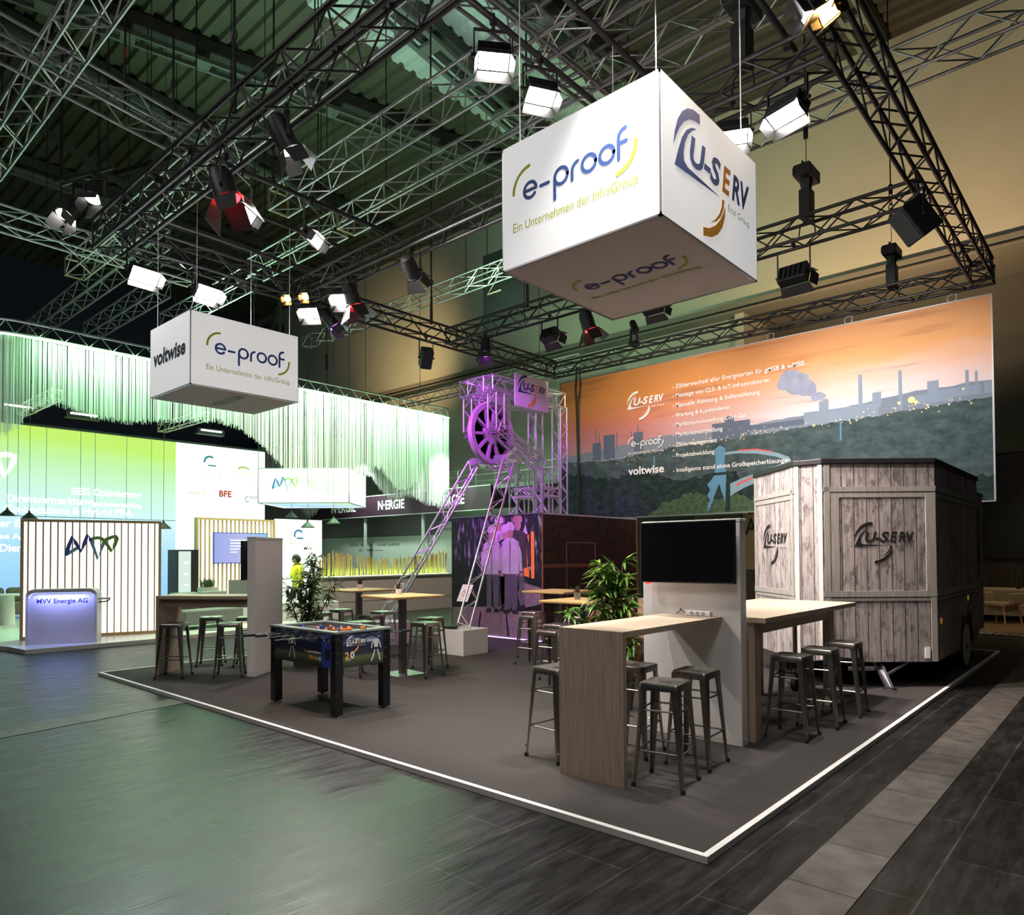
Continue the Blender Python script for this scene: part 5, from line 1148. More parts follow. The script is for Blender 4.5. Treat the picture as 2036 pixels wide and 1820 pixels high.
# ================================================================== PLANTS
def leaf(b, p, d, L, W, droop, g):
    p = Vector(p); d = Vector(d).normalized(); s = d.cross(Vector((0,0,1)))
    s = s.normalized() if s.length > .05 else Vector((1,0,0))
    u = s.cross(d); vs = []
    for i, (t, w) in enumerate(((0,.12),(.3,1),(.65,.75),(1,0))):
        c = p+d*L*t+Vector((0,0,-droop*L*t*t))
        if w == 0: vs.append(c)
        else: vs += [c-s*W*w*.5+u*W*.12, c-u*W*.05, c+s*W*w*.5+u*W*.12]
    b.add(vs, [(0,1,4,3),(1,2,5,4),(3,4,7,6),(4,5,8,7),(6,7,9),(7,8,9)])
def leafmat(name, c1, c2, c3):
    mt = bpy.data.materials.new(name); mt.use_nodes = True; nt = mt.node_tree; b = nt.nodes['Principled BSDF']; b.inputs['Roughness'].default_value = .4
    tc = nd(nt, 'ShaderNodeTexCoord'); nz = nd(nt, 'ShaderNodeTexNoise'); nz.inputs['Scale'].default_value = 9; nz.inputs['Detail'].default_value = 1; nt.links.new(tc.outputs['Object'], nz.inputs['Vector'])
    r = ramp(nt, [(.3,c1),(.55,c2),(.75,c3)]); nt.links.new(nz.outputs['Fac'], r.inputs[0]); nt.links.new(r.outputs[0], b.inputs['Base Color']); return mt
def plant(label, loc, seed, stems, H, mt, L, W, ntuft, nleaf, pot=True, side=()):
    g = random.Random(seed); t = thing('potted_bamboo', label, 'plant', loc, group='leafy potted plants')
    MB().lathe([(.001,0),(.15,0),(.19,.34),(.195,.36),(.175,.36),(.165,.31),(.001,.30)], 24).build('pot', mat('dark_pot',(.05,.045,.042),.6), t, smooth=35)
    sb = MB(); fb = MB()
    for i in range(stems+len(side)):
        if i < stems:
            a = g.uniform(0,2*PI); r0 = g.uniform(.01,.09); lean = g.uniform(.0,.16); hh = H*g.uniform(.72,1)*(1 if i else 1.0/ .9*.93)
            top = Vector((r0*math.cos(a)+lean*math.cos(a+.5), r0*math.sin(a)+lean*math.sin(a+.5), hh))
        else:
            top = Vector(side[i-stems]); a = 0; r0 = .05; hh = top.z
        base = Vector((r0*math.cos(a), r0*math.sin(a), .30))
        mid = (base+top)/2+Vector((g.uniform(-.04,.04),g.uniform(-.04,.04),.05))
        sb.tube([base, (base+mid)/2, mid, (mid+top)/2, top], [.012,.011,.010,.008,.004], 6)
        for k in range(ntuft):
            f = .14+.86*(k+g.random()*.5)/ntuft; q = base.lerp(mid, f*2) if f < .5 else mid.lerp(top, f*2-1)
            aa = g.uniform(0,2*PI); br = g.uniform(.03,.16)*(1.1-.5*f)
            tip = q+Vector((br*math.cos(aa),br*math.sin(aa),g.uniform(.02,.10)))
            sb.tube([q, tip], [.004,.002], 4)
            for j in range(nleaf):
                da = aa+g.uniform(-1.5,1.5); fb_d = (math.cos(da), math.sin(da), g.uniform(-.35,.75))
                leaf(fb, q.lerp(tip, g.uniform(.4,1)), fb_d, L*g.uniform(.65,1.15), W*g.uniform(.8,1.2), g.uniform(.15,.6), g)
    sb.build('stem', mat('plant_stem',(.22,.17,.07),.6), t, smooth=60); fb.build('foliage', mt, t, smooth=60)
    return t
LM1 = leafmat('dark_bamboo_leaf', (.02,.045,.012), (.05,.10,.025), (.17,.22,.05))
LM2 = leafmat('bright_bamboo_leaf', (.03,.09,.012), (.09,.22,.02), (.28,.42,.05))
plant('tall dark leafy bamboo in a pot between the left screen wall and the foosball table', (-9.42,5.84,ZP), 4, 6, 1.72, LM1, .165, .026, 24, 8, side=((-.30,-.10,1.18),(.42,.30,1.30)))
plant('bright green leafy plant left of the big television', (-4.22,6.42,ZP), 11, 7, 1.74, LM2, .20, .036, 17, 8, side=((-.42,-.36,1.05),))
# ================================================================== PERSON
def skin_body(name, J, E, mt, parent, sub=2):
    me = bpy.data.meshes.new(name); me.from_pydata([j[0] for j in J], E, []); o = bpy.data.objects.new(name, me); COL.objects.link(o); o.parent = parent
    me.materials.append(mt)
    md = o.modifiers.new('skin', 'SKIN'); md.use_smooth_shade = True
    for i, j in enumerate(J):
        r = j[1]; me.skin_vertices[0].data[i].radius = r if isinstance(r, tuple) else (r, r); me.skin_vertices[0].data[i].use_root = (i == 0)
    s = o.modifiers.new('sub', 'SUBSURF'); s.levels = sub; s.render_levels = sub
    return o
PX, PY = -17.12, 10.40
pr = thing('person', 'person in a yellow high-visibility jacket and black trousers walking away to the left', 'person', (PX, PY, 0), rz=math.radians(131.8))
# local frame: walks towards +y (picture left), x to its right
HAIR, SKN, HIVIS, REFL, TRS, SHOE, SHIRT = mat('black_hair',(.012,.010,.010),.6), mat('skin',(.30,.19,.13),.55), mat('hi_vis_yellow',(.72,.80,.02),.6,em=(.8,.9,.02),es=.06), mat('reflective_tape',(.32,.30,.30),.4), mat('black_trousers',(.012,.012,.014),.7), mat('black_shoes',(.01,.01,.01),.5), mat('pale_shirt',(.7,.74,.8),.7)  # jacket yellow has a faint glow put into the colour
J = [((0,0,.90),(.155,.12)), ((0,.0,1.10),(.15,.11)), ((0,.0,1.30),(.18,.12)), ((0,.0,1.40),(.12,.10)), ((0,.02,1.47),.058), ((0,.04,1.54),.062),
     ((-.09,.02,.84),.088), ((-.10,.20,.48),.062), ((-.10,.30,.10),.042), ((-.10,.42,.05),.035),
     ((.09,.0,.84),.088), ((.09,-.06,.48),.062), ((.09,-.34,.14),.042), ((.09,-.26,.04),.035),
     ((.20,.0,1.36),.058), ((.25,-.06,1.10),.048), ((.25,.08,.90),.036), ((.25,.13,.84),.030),
     ((-.20,.0,1.36),.058), ((-.25,.10,1.12),.048), ((-.22,.32,1.08),.036), ((-.21,.38,1.08),.030)]
E_ = [(0,1),(1,2),(2,3),(3,4),(4,5),(0,6),(6,7),(7,8),(8,9),(0,10),(10,11),(11,12),(12,13),(2,14),(14,15),(15,16),(16,17),(2,18),(18,19),(19,20),(20,21)]
skin_body('body', J, E_, SKN, pr)
# head with face
b = MB(); b.ball((0,.05,1.60),.098,16,(.82,1.0,1.18)); b.ball((0,.145,1.595),.020,8,(.7,1.1,1.1)); b.ball((0,.115,1.535),.040,8,(.9,.8,.6))
for s in (-1,1): b.ball((s*.083,.04,1.60),.024,8,(.4,.8,1.2)); b.ball((s*.033,.137,1.622),.011,8)
b.stroke([], 1) if False else None
b.build('head', SKN, pr, smooth=80)
b = MB(); b.cbox((0,.142,1.552),(.045,.008,.008)); b.build('mouth', mat('lips',(.25,.08,.07),.5), pr)
b = MB(); b.ball((0,.035,1.635),.108,16,(.84,1.0,.98)); b.ball((0,-.005,1.60),.10,14,(.82,.9,1.05)); b.build('hair', HAIR, pr, smooth=80)
# hands: palm and five fingers
def hand(side, c, d):
    d = Vector(d).normalized(); n = Vector((side,0,0)); up = d.cross(n).normalized(); c = Vector(c)
    JJ = [(c,(.016,.028)), (c+d*.05,(.015,.036)), (c+d*.08,(.013,.036))]; EE = [(0,1),(1,2)]
    o = skin_body('hand', JJ, EE, SKN, pr, 1)
    for k, (off, ln) in enumerate(((-.028,.066),(-.009,.078),(.010,.072),(.028,.056))):
        p0 = c+d*.075+up*off; skin_body('finger', [(p0,.0085),(p0+d*ln*.5-n*.012,.008),(p0+d*ln*.85-n*.035,.0065)], [(0,1),(1,2)], SKN, o, 1)
    p0 = c+d*.02-up*.03; skin_body('thumb', [(p0,.010),(p0-up*.022+d*.02-n*.008,.0095),(p0-up*.028+d*.05-n*.014,.0075)], [(0,1),(1,2)], SKN, o, 1)
hand(1, (.25,.135,.835), (0,.25,-1)); hand(-1, (-.21,.385,1.08), (0,1,0))
J2 = [((0,-.01,.80),(.205,.165)),((0,-.01,.95),(.20,.16)),((0,-.01,1.10),(.195,.155)),((0,-.01,1.28),(.205,.15)),((0,.0,1.40),(.15,.125)),((0,.02,1.49),(.085,.085)),
      ((.22,-.01,1.37),.082),((.27,-.07,1.10),.072),((.27,.06,.93),.060),((-.22,-.01,1.37),.082),((-.27,.08,1.12),.072)]
skin_body('jacket', J2, [(0,1),(1,2),(2,3),(3,4),(4,5),(3,6),(6,7),(7,8),(3,9),(9,10)], HIVIS, pr)
skin_body('shirt_sleeve', [((-.265,.07,1.12),.058),((-.235,.24,1.09),.05),((-.22,.31,1.08),.044)], [(0,1),(1,2)], SHIRT, pr)
b = MB(); 
for z, rx, ry in ((1.00,.205,.165),(1.20,.208,.162)):
    b.lathe([(1.0,-.025),(1.0,.025)], 28) if False else b.add([(rx*1.02*math.cos(2*PI*i/28), -.01+ry*1.02*math.sin(2*PI*i/28), z+dz) for dz in (-.025,.025) for i in range(28)], [(i,(i+1)%28,28+(i+1)%28,28+i) for i in range(28)])
for s in (-1,1): b.tube([(s*.10,-.165,1.2),(s*.10,-.14,1.36),(s*.09,-.02,1.43),(s*.10,.12,1.36),(s*.10,.145,1.2)], .018, 6)
b.build('reflective_band', REFL, pr, smooth=60)
J3 = [((0,0,.90),(.165,.13)),((0,0,.80),(.165,.125)),((-.09,.06,.72),.105),((-.10,.20,.47),.080),((-.10,.30,.12),.066),((.09,-.01,.72),.105),((.09,-.07,.47),.080),((.09,-.32,.16),.066)]
skin_body('trousers', J3, [(0,1),(1,2),(2,3),(3,4),(1,5),(5,6),(6,7)], TRS, pr)
for p, q in (((-.10,.28,.04),(-.10,.46,.035)),((.09,-.37,.10),(.09,-.25,.032))):
    skin_body('shoe', [(p,.045),(tuple((a+c)/2 for a,c in zip(p,q)),.042),(q,.032)], [(0,1),(1,2)], SHOE, pr, 1)
t = thing('paper_sheet', 'pale papers held in front by the person in the yellow jacket', 'paper', (0,0,0)); 
Rz = Matrix.Rotation(math.radians(131.8),4,'Z'); q = Matrix.Translation((PX,PY,0)) @ Rz @ Vector((-.21,.47,1.10)); t.location = q; t.rotation_euler = (0,0,math.radians(131.8))
MB().cbox((0,0,0),(.30,.012,.21)).build('sheet', SHIRT, t)
# ================================================================== STAND WITH THE STRING CURTAIN
M_STR = bpy.data.materials.new('white_string'); M_STR.use_nodes = True
nt = M_STR.node_tree; bs = nt.nodes['Principled BSDF']; bs.inputs['Base Color'].default_value = (.85,.86,.84,1); bs.inputs['Roughness'].default_value = .8
tl = nd(nt, 'ShaderNodeBsdfTranslucent'); tl.inputs[0].default_value = (.85,.86,.84,1); mxs = nd(nt, 'ShaderNodeMixShader'); mxs.inputs[0].default_value = .5
nt.links.new(bs.outputs[0], mxs.inputs[1]); nt.links.new(tl.outputs[0], mxs.inputs[2]); nt.links.new(mxs.outputs[0], nt.nodes['Material Output'].inputs[0])
PROF = [(3.0,4.1),(3.87,4.24),(4.23,4.5),(4.41,4.9),(4.89,5.11),(5.59,4.93),(6.35,4.87),(7.52,5.08),(8.55,5.22),(9.24,5.09),(9.9,4.69),(10.43,4.18),(11.07,3.73),(11.74,3.48),(12.62,3.45),(13.17,3.95),(13.56,4.42),(13.95,4.41),(14.36,3.96),(14.77,3.77),(15.41,4.11),(15.86,3.72),(16.31,3.32),(16.84,3.30)]
def interp(P, x):
    if x <= P[0][0]: return P[0][1]
    for (a, fa), (c, fc) in zip(P, P[1:]):
        if x <= c: return fa+(fc-fa)*(x-a)/(c-a)
    return P[-1][1]
path = [(-24+i*.25,3.3) for i in range(20)]+[(-19+1.0*math.sin(math.radians(a)), 4.3-1.0*math.cos(math.radians(a))) for a in range(0,91,10)]+[(-18,4.3+.25*(i+1)) for i in range(50)]+[(-18,16.84)]
g = random.Random(21)
def curtain(name, label, P, zt, zb, gap, wid):
    b = MB(); acc = 0
    for (xa_,ya_), (xc,yc) in zip(P, P[1:]):
        L_ = math.hypot(xc-xa_, yc-ya_); tx, ty = (xc-xa_)/L_, (yc-ya_)/L_
        while acc < L_:
            j = g.uniform(-.05,.05); x = xa_+tx*acc-ty*j; y = ya_+ty*acc+tx*j; z = zb(x, y)+g.uniform(-.05,.10); w_ = wid*g.uniform(.6,1.3); a = math.atan2(ty,tx)+g.uniform(-.7,.7)
            dx, dy = math.cos(a)*w_/2, math.sin(a)*w_/2
            b.add([(x-dx,y-dy,z),(x+dx,y+dy,z),(x+dx,y+dy,zt),(x-dx,y-dy,zt)], [(0,1,2,3)])
            acc += gap*g.uniform(.6,1.4)
        acc -= L_
    o = b.build(name, M_STR); o['kind'] = 'stuff'; tag(o, label, 'curtain'); return o
curtain('string_curtain', 'green-lit curtain of hanging strings with a wavy lower edge, facing the aisle', path, 6.50, lambda x, y: interp(PROF, y) if x > -18.6 else 4.0, .0105, .010)
curtain('string_curtain', 'pale string curtain running away behind the right end of the green one', [(-18.1-.25*i,16.84) for i in range(56)], 6.50, lambda x, y: 4.1+.55*math.sin((x+18)*.95)+.25*math.sin((x+18)*2.3), .013, .011)
rt_ = thing('curtain_rail', 'green-lit rail and slim lattice along the top of the string curtain', 'rail', (-18,4.3,6.5))
O = rt_.location
b = MB(); b.tube([(x-O.x,y-O.y,.02) for x,y in path[::2]]+[(0,16.84-O.y,.02)], .03, 6); b.build('lower_tube', M_SILV, rt_, smooth=60)
b = MB(); b.tube([(x-O.x,y-O.y,.30) for x,y in path[::2]]+[(0,16.84-O.y,.30)], .025, 6); b.build('upper_tube', M_SILV, rt_, smooth=60)
b = MB(); pq = path[::2]
for (xa_,ya_),(xc,yc) in zip(pq, pq[1:]):
    b.cyl((xa_-O.x,ya_-O.y,.02),((xa_+xc)/2-O.x,(ya_+yc)/2-O.y,.30),.010,n=4,cap=False); b.cyl(((xa_+xc)/2-O.x,(ya_+yc)/2-O.y,.30),(xc-O.x,yc-O.y,.02),.010,n=4,cap=False)
b.build('lattice', M_SILV, rt_)
M_GLED = emit('green_led_line', (.45,1,.5), 5)
b = MB(); b.tube([(x-O.x+.06,y-O.y-.02,-.03) for x,y in path[18:]], .02, 6); b.build('led_line', M_GLED, rt_)
truss('hall_truss', 'green-lit rail truss returning from the right end of the string curtain', (-18.1,16.84,6.52), (-31,16.84,6.52), M_SILV, wd=.22, h=.26, r=.02, br=.009, step=.4, group='curtain rails')
for y, lb in ((9.6,'chain and loop carrying the curtain rail, left one of two before the tan wall'), (11.9,'wire and loop carrying the curtain rail, right one of two before the tan wall')):
    t = thing('rigging_sling', lb, 'sling', (-18,y,6.8), group='slings over the curtain')
    MB().cyl((0,0,0),(0,0,8.5),.014,n=6).build('wire', M_BLK2, t); MB().tube([(0,.09*math.cos(i*PI/6),2.2+.12*math.sin(i*PI/6)) for i in range(12)],.02,5,True).build('ring', M_BLK2, t); MB().cyl((0,0,.4),(0,0,.9),.04,n=6).build('shackle', M_BLK2, t)
# big led wall
def led_mat():
    mt = bpy.data.materials.new('led_gradient'); mt.use_nodes = True; nt = mt.node_tree; b = nt.nodes['Principled BSDF']; b.inputs['Base Color'].default_value = (.02,.02,.02,1); b.inputs['Roughness'].default_value = .4; L = nt.links.new
    tc = nd(nt, 'ShaderNodeTexCoord'); sx = nd(nt, 'ShaderNodeSeparateXYZ'); L(tc.outputs['Generated'], sx.inputs[0])
    ma = nd(nt, 'ShaderNodeMath', operation='MULTIPLY_ADD'); L(sx.outputs[1], ma.inputs[0]); ma.inputs[1].default_value = .10; L(sx.outputs[2], ma.inputs[2])
    r = ramp(nt, [(.15,(.30,.62,.95)),(.42,(.42,.76,.95)),(.60,(.66,.93,.96)),(.75,(.60,.92,.72)),(.90,(.52,.85,.36)),(1,(.52,.82,.12))]); L(ma.outputs[0], r.inputs[0])
    L(r.outputs[0], b.inputs['Emission Color']); b.inputs['Emission Strength'].default_value = 1.0; return mt
lw = thing('led_wall', 'huge bright screen wall shading from green to sky blue with white words', 'screen', (-24,6.5,0))
MB().box(-.10,0,-4.2,3.53,.0,5.51).build('screen', led_mat(), lw)
b = MB()
for y in (-1.34,-.9,-.2,.7,1.1,2.0,2.75): b.box(-.001,.004,y-.006,y+.006,2.88,5.5)
b.box(-.001,.004,-4.2,3.53,2.87,2.89); b.build('panel_joint', mat('joint_blue',(.05,.2,.3),.5), lw)
MB().box(-.10,.0,-4.2,6.7,5.51,5.58).build('top_edge', M_BLK2, lw)
M_LW = emit('led_white', (1,1,1), 1.25)
FL_ = frame((.006,0,0),(0,1,0),(0,0,1)); b = MB(); b.M = FL_
for tx, y, z, wd, s in (('BESS Optimierung',.46,3.58,1.97,.30),('Direktvermarktung',-1.15,3.28,2.15,.30),('Speichervermarktung',1.0,3.26,1.45,.20),('Co-Locations & Hybrid PPA',-1.22,2.98,3.40,.30),('er Er',-1.32,2.56,.62,.30),('se Ag',-1.32,2.22,.60,.22),('Diens',-1.32,1.86,.66,.30)):
    b.text(tx, s, y, z, 0, bold=.006, fit=wd)
b.stroke([(-1.45,4.55),(-1.15,4.62),(-.98,4.58),(-1.02,4.40),(-1.22,3.98),(-1.4,4.5)], .15, .001); b.build('lettering', M_LW, lw)
ww = thing('logo_wall', 'bright white wall with partner logos right of the big screen wall', 'sign wall', (-24,11.63,0))
MB().box(-.10,0,-1.60,1.60,0,5.51).build('panel', emit('backlit_white',(.93,1,.97),.98), ww)
b = MB(); b.M = frame((.004,0,0),(0,1,0),(0,0,1)); b.m = 0; b.text('BFE', .30, -.12, 3.78, 0, bold=.012, fit=.46)
b.m = 1; b.stroke(arc(-.45,4.95,.19,180,60,10), .07, 0); b.stroke([(-.5,4.83),(-.25,4.83)], .05, 0); b.text('bee', .10, -.52, 4.62, 0, shear=.2)
b.m = 2; b.stroke(arc(.78,4.78,.2,160,20,8,.10), .07, 0); b.text('ENERGY', .14, .42, 4.62, 0, fit=.8); b.text('wind', .2, -1.2, 3.80, 0, fit=.55)
b.m = 3; b.text('solu', .22, 1.02, 3.76, 0, fit=.42); b.stroke(arc(.92,3.74,.09,60,320,12), .025, 0); 
for y, z in ((-.15,4.40),(.98,4.42)): b.text('MVV', .12, y, z, 0, shear=.2); b.stroke([(y-.5,z+.03),(y-.05,z+.03)], .01, 0)
b.build('logo', [mat('logo_red',(.65,.03,.03),.6), mat('logo_teal',(.05,.25,.45),.6), mat('logo_yellow',(.75,.72,.25),.6), mat('logo_dark',(.12,.14,.15),.6)], ww)
for y in (5.6,9.4):
    t = truss('hall_truss', 'dark lattice with small lamps above the %s of the screen wall' % ('left' if y < 8 else 'right'), (-23.6,y,5.72), (-20.5,y,5.72), M_SILV, wd=.24, h=.24, r=.02, br=.009, step=.4, group='trusses over the screen wall')
for y, lb in ((7.0,'dark lamp bar above the middle of the screen wall'),(10.8,'dark lamp bar above the white logo wall'),(5.4,'dark lamp bar above the left of the screen wall')):
    t = thing('lamp_bar', lb, 'lamp', (-23.2,y,5.70), group='lamp bars over the screen wall'); MB().cbox((0,0,.15),(.25,.9,.2)).build('housing', M_BLK2, t); MB().cbox((.13,0,.17),(.01,.7,.05)).build('lens', M_LITS, t); MB().cyl((0,0,.25),(0,0,2.2),.012,n=5).build('hanger', M_BLK2, t)
# low white plinth of that stand
pts = [(-15.294,3.441),(-14.519,3.518),(-14.48,5.6),(-14.80,7.87),(-15.4,10.2),(-19,13.0),(-24,13.3),(-24,2.6),(-18,2.6)]
b = MB(); b.prism(pts, .001, .08); struct(b.build('trim_9', mat('white_plinth',(.66,.66,.62),.3)))
# slatted light walls
M_GLOW = emit('backlit_panel', (1,1,.97), 1.15)
def slat_wall(name, label, p0, p1, h, n, zb=.08, side=False):
    p0 = Vector((p0[0],p0[1],zb)); p1 = Vector((p1[0],p1[1],zb)); d = p1-p0; L_ = d.length; rz = math.atan2(d.y,d.x)
    t = thing(name, label, 'wall', p0, rz, group='slatted light walls'); hh = h-zb
    MB().box(.02,L_-.02,.02,.05,.05,hh-.04).build('light_panel', M_GLOW, t)
    b = MB(); b.box(0,L_,-.05,.10,0,.06); b.box(0,L_,-.05,.10,hh-.05,hh); b.box(0,.05,-.05,.10,.06,hh-.05); b.box(L_-.05,L_,-.05,.10,.06,hh-.05); b.build('frame', M_SLAT, t)
    b = MB()
    for k in range(1,n): x = L_*k/n; b.box(x-.011,x+.011,-.05,.018,.06,hh-.05)
    b.build('slats', M_SLAT, t); MB().box(.05,L_-.05,.05,.09,.06,hh-.05).build('back_panel', M_WHITE, t)
    return t
sw = slat_wall('slatted_wall', 'backlit slatted wooden wall with the big blue and green zigzag logo', (-16.30,3.86), (-15.50,6.18), 2.44, 20)
b = MB(); mvv(b, frame((1.20,-.056,1.80),(1,0,0),(0,0,1)), .93, 0, 1, 2); b.build('logo', [mat('logo_blue',(.05,.09,.42),.5), mat('logo_steel_blue',(.22,.46,.62),.5), mat('logo_green',(.20,.42,.07),.5)], sw)
slat_wall('slatted_wall', 'backlit slatted wall behind the lit screen, left of the white sign wall', (-18.2,8.12), (-18.2,10.33), 2.70, 19)
sg = thing('sign_wall', 'bright white sign wall behind the person in the yellow jacket', 'sign wall', (-18.2,11.11,.08)); 
MB().box(-.06,0,-.75,.76,0,2.66).build('panel', emit('backlit_sign',(.93,1,.97),.85), sg)
b = MB(); b.M = frame((.004,0,0),(0,1,0),(0,0,1)); b.m = 1; b.stroke(arc(-.02,2.22,.13,200,40,12), .06, 0); b.stroke([(-.06,2.12),(.12,2.12)], .05, 0); b.m = 0; b.text('MVV', .14, .14, 1.78, 0, shear=.2, bold=.003); b.m = 2; b.text('beegy', .26, -.30, 1.95, 0, fit=.7); b.text('Wir bauen Ihr System.', .12, -.46, 1.52, 0, fit=1.1)
b.build('lettering', [M_INK, mat('logo_teal2',(.06,.2,.45),.6), mat('faint_grey',(.6,.62,.66),.6)], sg)
tv = thing('display_screen', 'lit lavender-blue screen on the farther slatted wall', 'screen', (-18.125,9.30,1.50)); MB().box(-.03,.02,-.76,.76,0,.82).build('casing', mat('blue_casing',(.03,.08,.4),.4), tv)
def tvm():
    mt = bpy.data.materials.new('screen_picture'); mt.use_nodes = True; nt = mt.node_tree; b = nt.nodes['Principled BSDF']; tc = nd(nt,'ShaderNodeTexCoord'); sx = nd(nt,'ShaderNodeSeparateXYZ'); nt.links.new(tc.outputs['Generated'], sx.inputs[0])
    r = ramp(nt, [(0,(.36,.42,.9)),(.5,(.50,.52,.9)),(1,(.28,.62,.95))]); nt.links.new(sx.outputs[1], r.inputs[0]); nt.links.new(r.outputs[0], b.inputs['Emission Color']); b.inputs['Emission Strength'].default_value = .9; b.inputs['Base Color'].default_value = (.02,.02,.02,1); return mt
MB().box(.02,.024,-.74,.74,.02,.80).build('picture', tvm(), tv); b = MB(); b.M = frame((.026,0,0),(0,1,0),(0,0,1))
for k in range(5): b.stroke([(-.3,.62-k*.08),(.12-.06*k,.62-k*.08)], .02, 0)
b.build('picture_text', M_LW, tv)
# reception counter
d = Vector((-14.743+15.288, 4.722-3.71, 0)); L_ = d.length; rz = math.atan2(d.y,d.x)
ct = thing('reception_counter', 'white rounded reception counter with blue light and dark blue lettering', 'counter', (-15.288,3.71,.08), rz)
def rrect(x0,x1,zb_,zt2,r): return [(x0,zb_),(x1,zb_)]+[(x1-r+r*math.cos(math.radians(a)), zt2-r+r*math.sin(math.radians(a))) for a in range(0,91,15)]+[(x0+r+r*math.cos(math.radians(a)), zt2-r+r*math.sin(math.radians(a))) for a in range(90,181,15)]
M_CTR = mat('counter_white', (.62,.60,.61), .35, var=.02)
b = MB(); b.M = frame((0,0,0),(1,0,0),(0,0,1)); b.prism(rrect(0,L_,.0,1.02,.13), -.40, .0); b.build('body', M_CTR, ct, smooth=30)
b = MB(); b.M = frame((0,0,0),(1,0,0),(0,0,1)); P1 = rrect(0,L_,.0,1.02,.13)[1:]+[(0,0)]; P2 = rrect(.05,L_-.05,.0,.955,.10)[1:]+[(.05,0)]
k = len(P1); b.add([(x,z,.0) for x,z in P1]+[(x,z,.03) for x,z in P1]+[(x,z,.03) for x,z in P2]+[(x,z,.0) for x,z in P2], [(r_*k+i, r_*k+i+1, (r_+1)*k+i+1, (r_+1)*k+i) for r_ in range(3) for i in range(k-1)]); b.build('front_rim', M_CTR, ct)
M_BLED = emit('blue_led', (.30,.38,1), 3.2)
b = MB(); b.M = frame((0,0,0),(1,0,0),(0,0,1)); P3 = P2[1:-1]
b.stroke([(x,z) for x,z in P3], .018, .004, cap=False); b.build('led_line', M_BLED, ct)
b = MB(); b.M = frame((0,-.003,0),(1,0,0),(0,0,1)); b.text('MVV Energie AG', .12, .17, .76, 0, bold=.0018, fit=.82); b.build('lettering', M_NAVY, ct)
b = MB(); b.box(L_-.02,L_+.16,.16,.38,.80,.83); b.build('side_shelf', M_CTR, ct); MB().tube([(L_+.16,.2,.83),(L_+.17,.2,.79),(L_+.12,.2,.76),(L_,.2,.75)],.012,6).build('shelf_bracket', M_BLK2, ct)
lamp('counter_blue_light', 'AREA', tuple(Vector((-15.288,3.71,1.02))+d*.5+Vector((.10,-.05,0))), (.05,-.02,-1), 9, (.3,.35,1), .9, .03, parent=None).rotation_euler = (0,0,rz)
# hanging light box
k = 1.184; A = (-17.724*k,9.579*k); Bq = (-15.9*k,11.21*k); Cq = (-17.291*k,12.783*k); Dq = (A[0]+Cq[0]-Bq[0], A[1]+Cq[1]-Bq[1]); cx, cy = (A[0]+Cq[0])/2, (A[1]+Cq[1])/2
lb_ = thing('hanging_light_box', 'white hanging light box with a zigzag logo behind the strings', 'hanging sign', (cx,cy,3.37))
LB = [(p[0]-cx,p[1]-cy) for p in (A,Bq,Cq,Dq)]
b = MB(); b.add([(x,y,0) for x,y in LB]+[(x,y,1.13) for x,y in LB], [(i,(i+1)%4,4+(i+1)%4,4+i) for i in range(4)]+[(4,5,6,7)]); b.build('side_panel', emit('lightbox_white',(.95,1,.98),.9), lb_)
def ub():
    mt = bpy.data.materials.new('lightbox_underside'); mt.use_nodes = True; nt = mt.node_tree; b = nt.nodes['Principled BSDF']; tc = nd(nt,'ShaderNodeTexCoord'); sx = nd(nt,'ShaderNodeSeparateXYZ'); nt.links.new(tc.outputs['Generated'], sx.inputs[0])
    r = ramp(nt, [(0,(.6,.8,.8)),(.3,(.2,.5,.95)),(.6,(.5,.75,.9)),(.85,(.6,.85,.35)),(1,(.6,.8,.3))]); nt.links.new(sx.outputs[0], r.inputs[0]); nt.links.new(r.outputs[0], b.inputs['Emission Color']); b.inputs['Emission Strength'].default_value = .8; return mt
b = MB(); b.add([(x*.97,y*.97,.03) for x,y in LB], [(3,2,1,0)]); b.build('underside', ub(), lb_)
b = MB()
for i in range(4):
    for z in (.01,1.12): b.bar(LB[i]+(z,), LB[(i+1)%4]+(z,), .025, .025)
    b.bar(LB[i]+(0,), LB[i]+(1.13,), .025, .025)
b.build('frame', M_ALU, lb_)
dv = (Vector(LB[1]+(0,))-Vector(LB[0]+(0,))); nn = Vector((dv.y,-dv.x,0)).normalized()
b = MB(); mvv(b, frame(Vector(LB[0]+(.60,))+dv*.30+nn*.003, dv, (0,0,1)), .85, 0, 1, 2)
b.M = frame(Vector(LB[0]+(.0,))+dv*.52+nn*.004, dv, (0,0,1)); b.m = 3; b.text('Wir begeistern', .19, 0, .66, 0, fit=.85); b.text('mit Energie.', .19, 0, .44, 0, fit=.72)
b.build('logo', [mat('lb_blue',(.05,.20,.6),.5), mat('lb_pale',(.55,.70,.85),.5), mat('lb_lime',(.60,.75,.25),.5), mat('lb_grey',(.45,.5,.52),.5)], lb_)
for i in range(4): MB().cyl(LB[i]+(1.13,), LB[i]+(12.7,), .008, n=5).build('suspension_wire', M_BLK2, lb_)
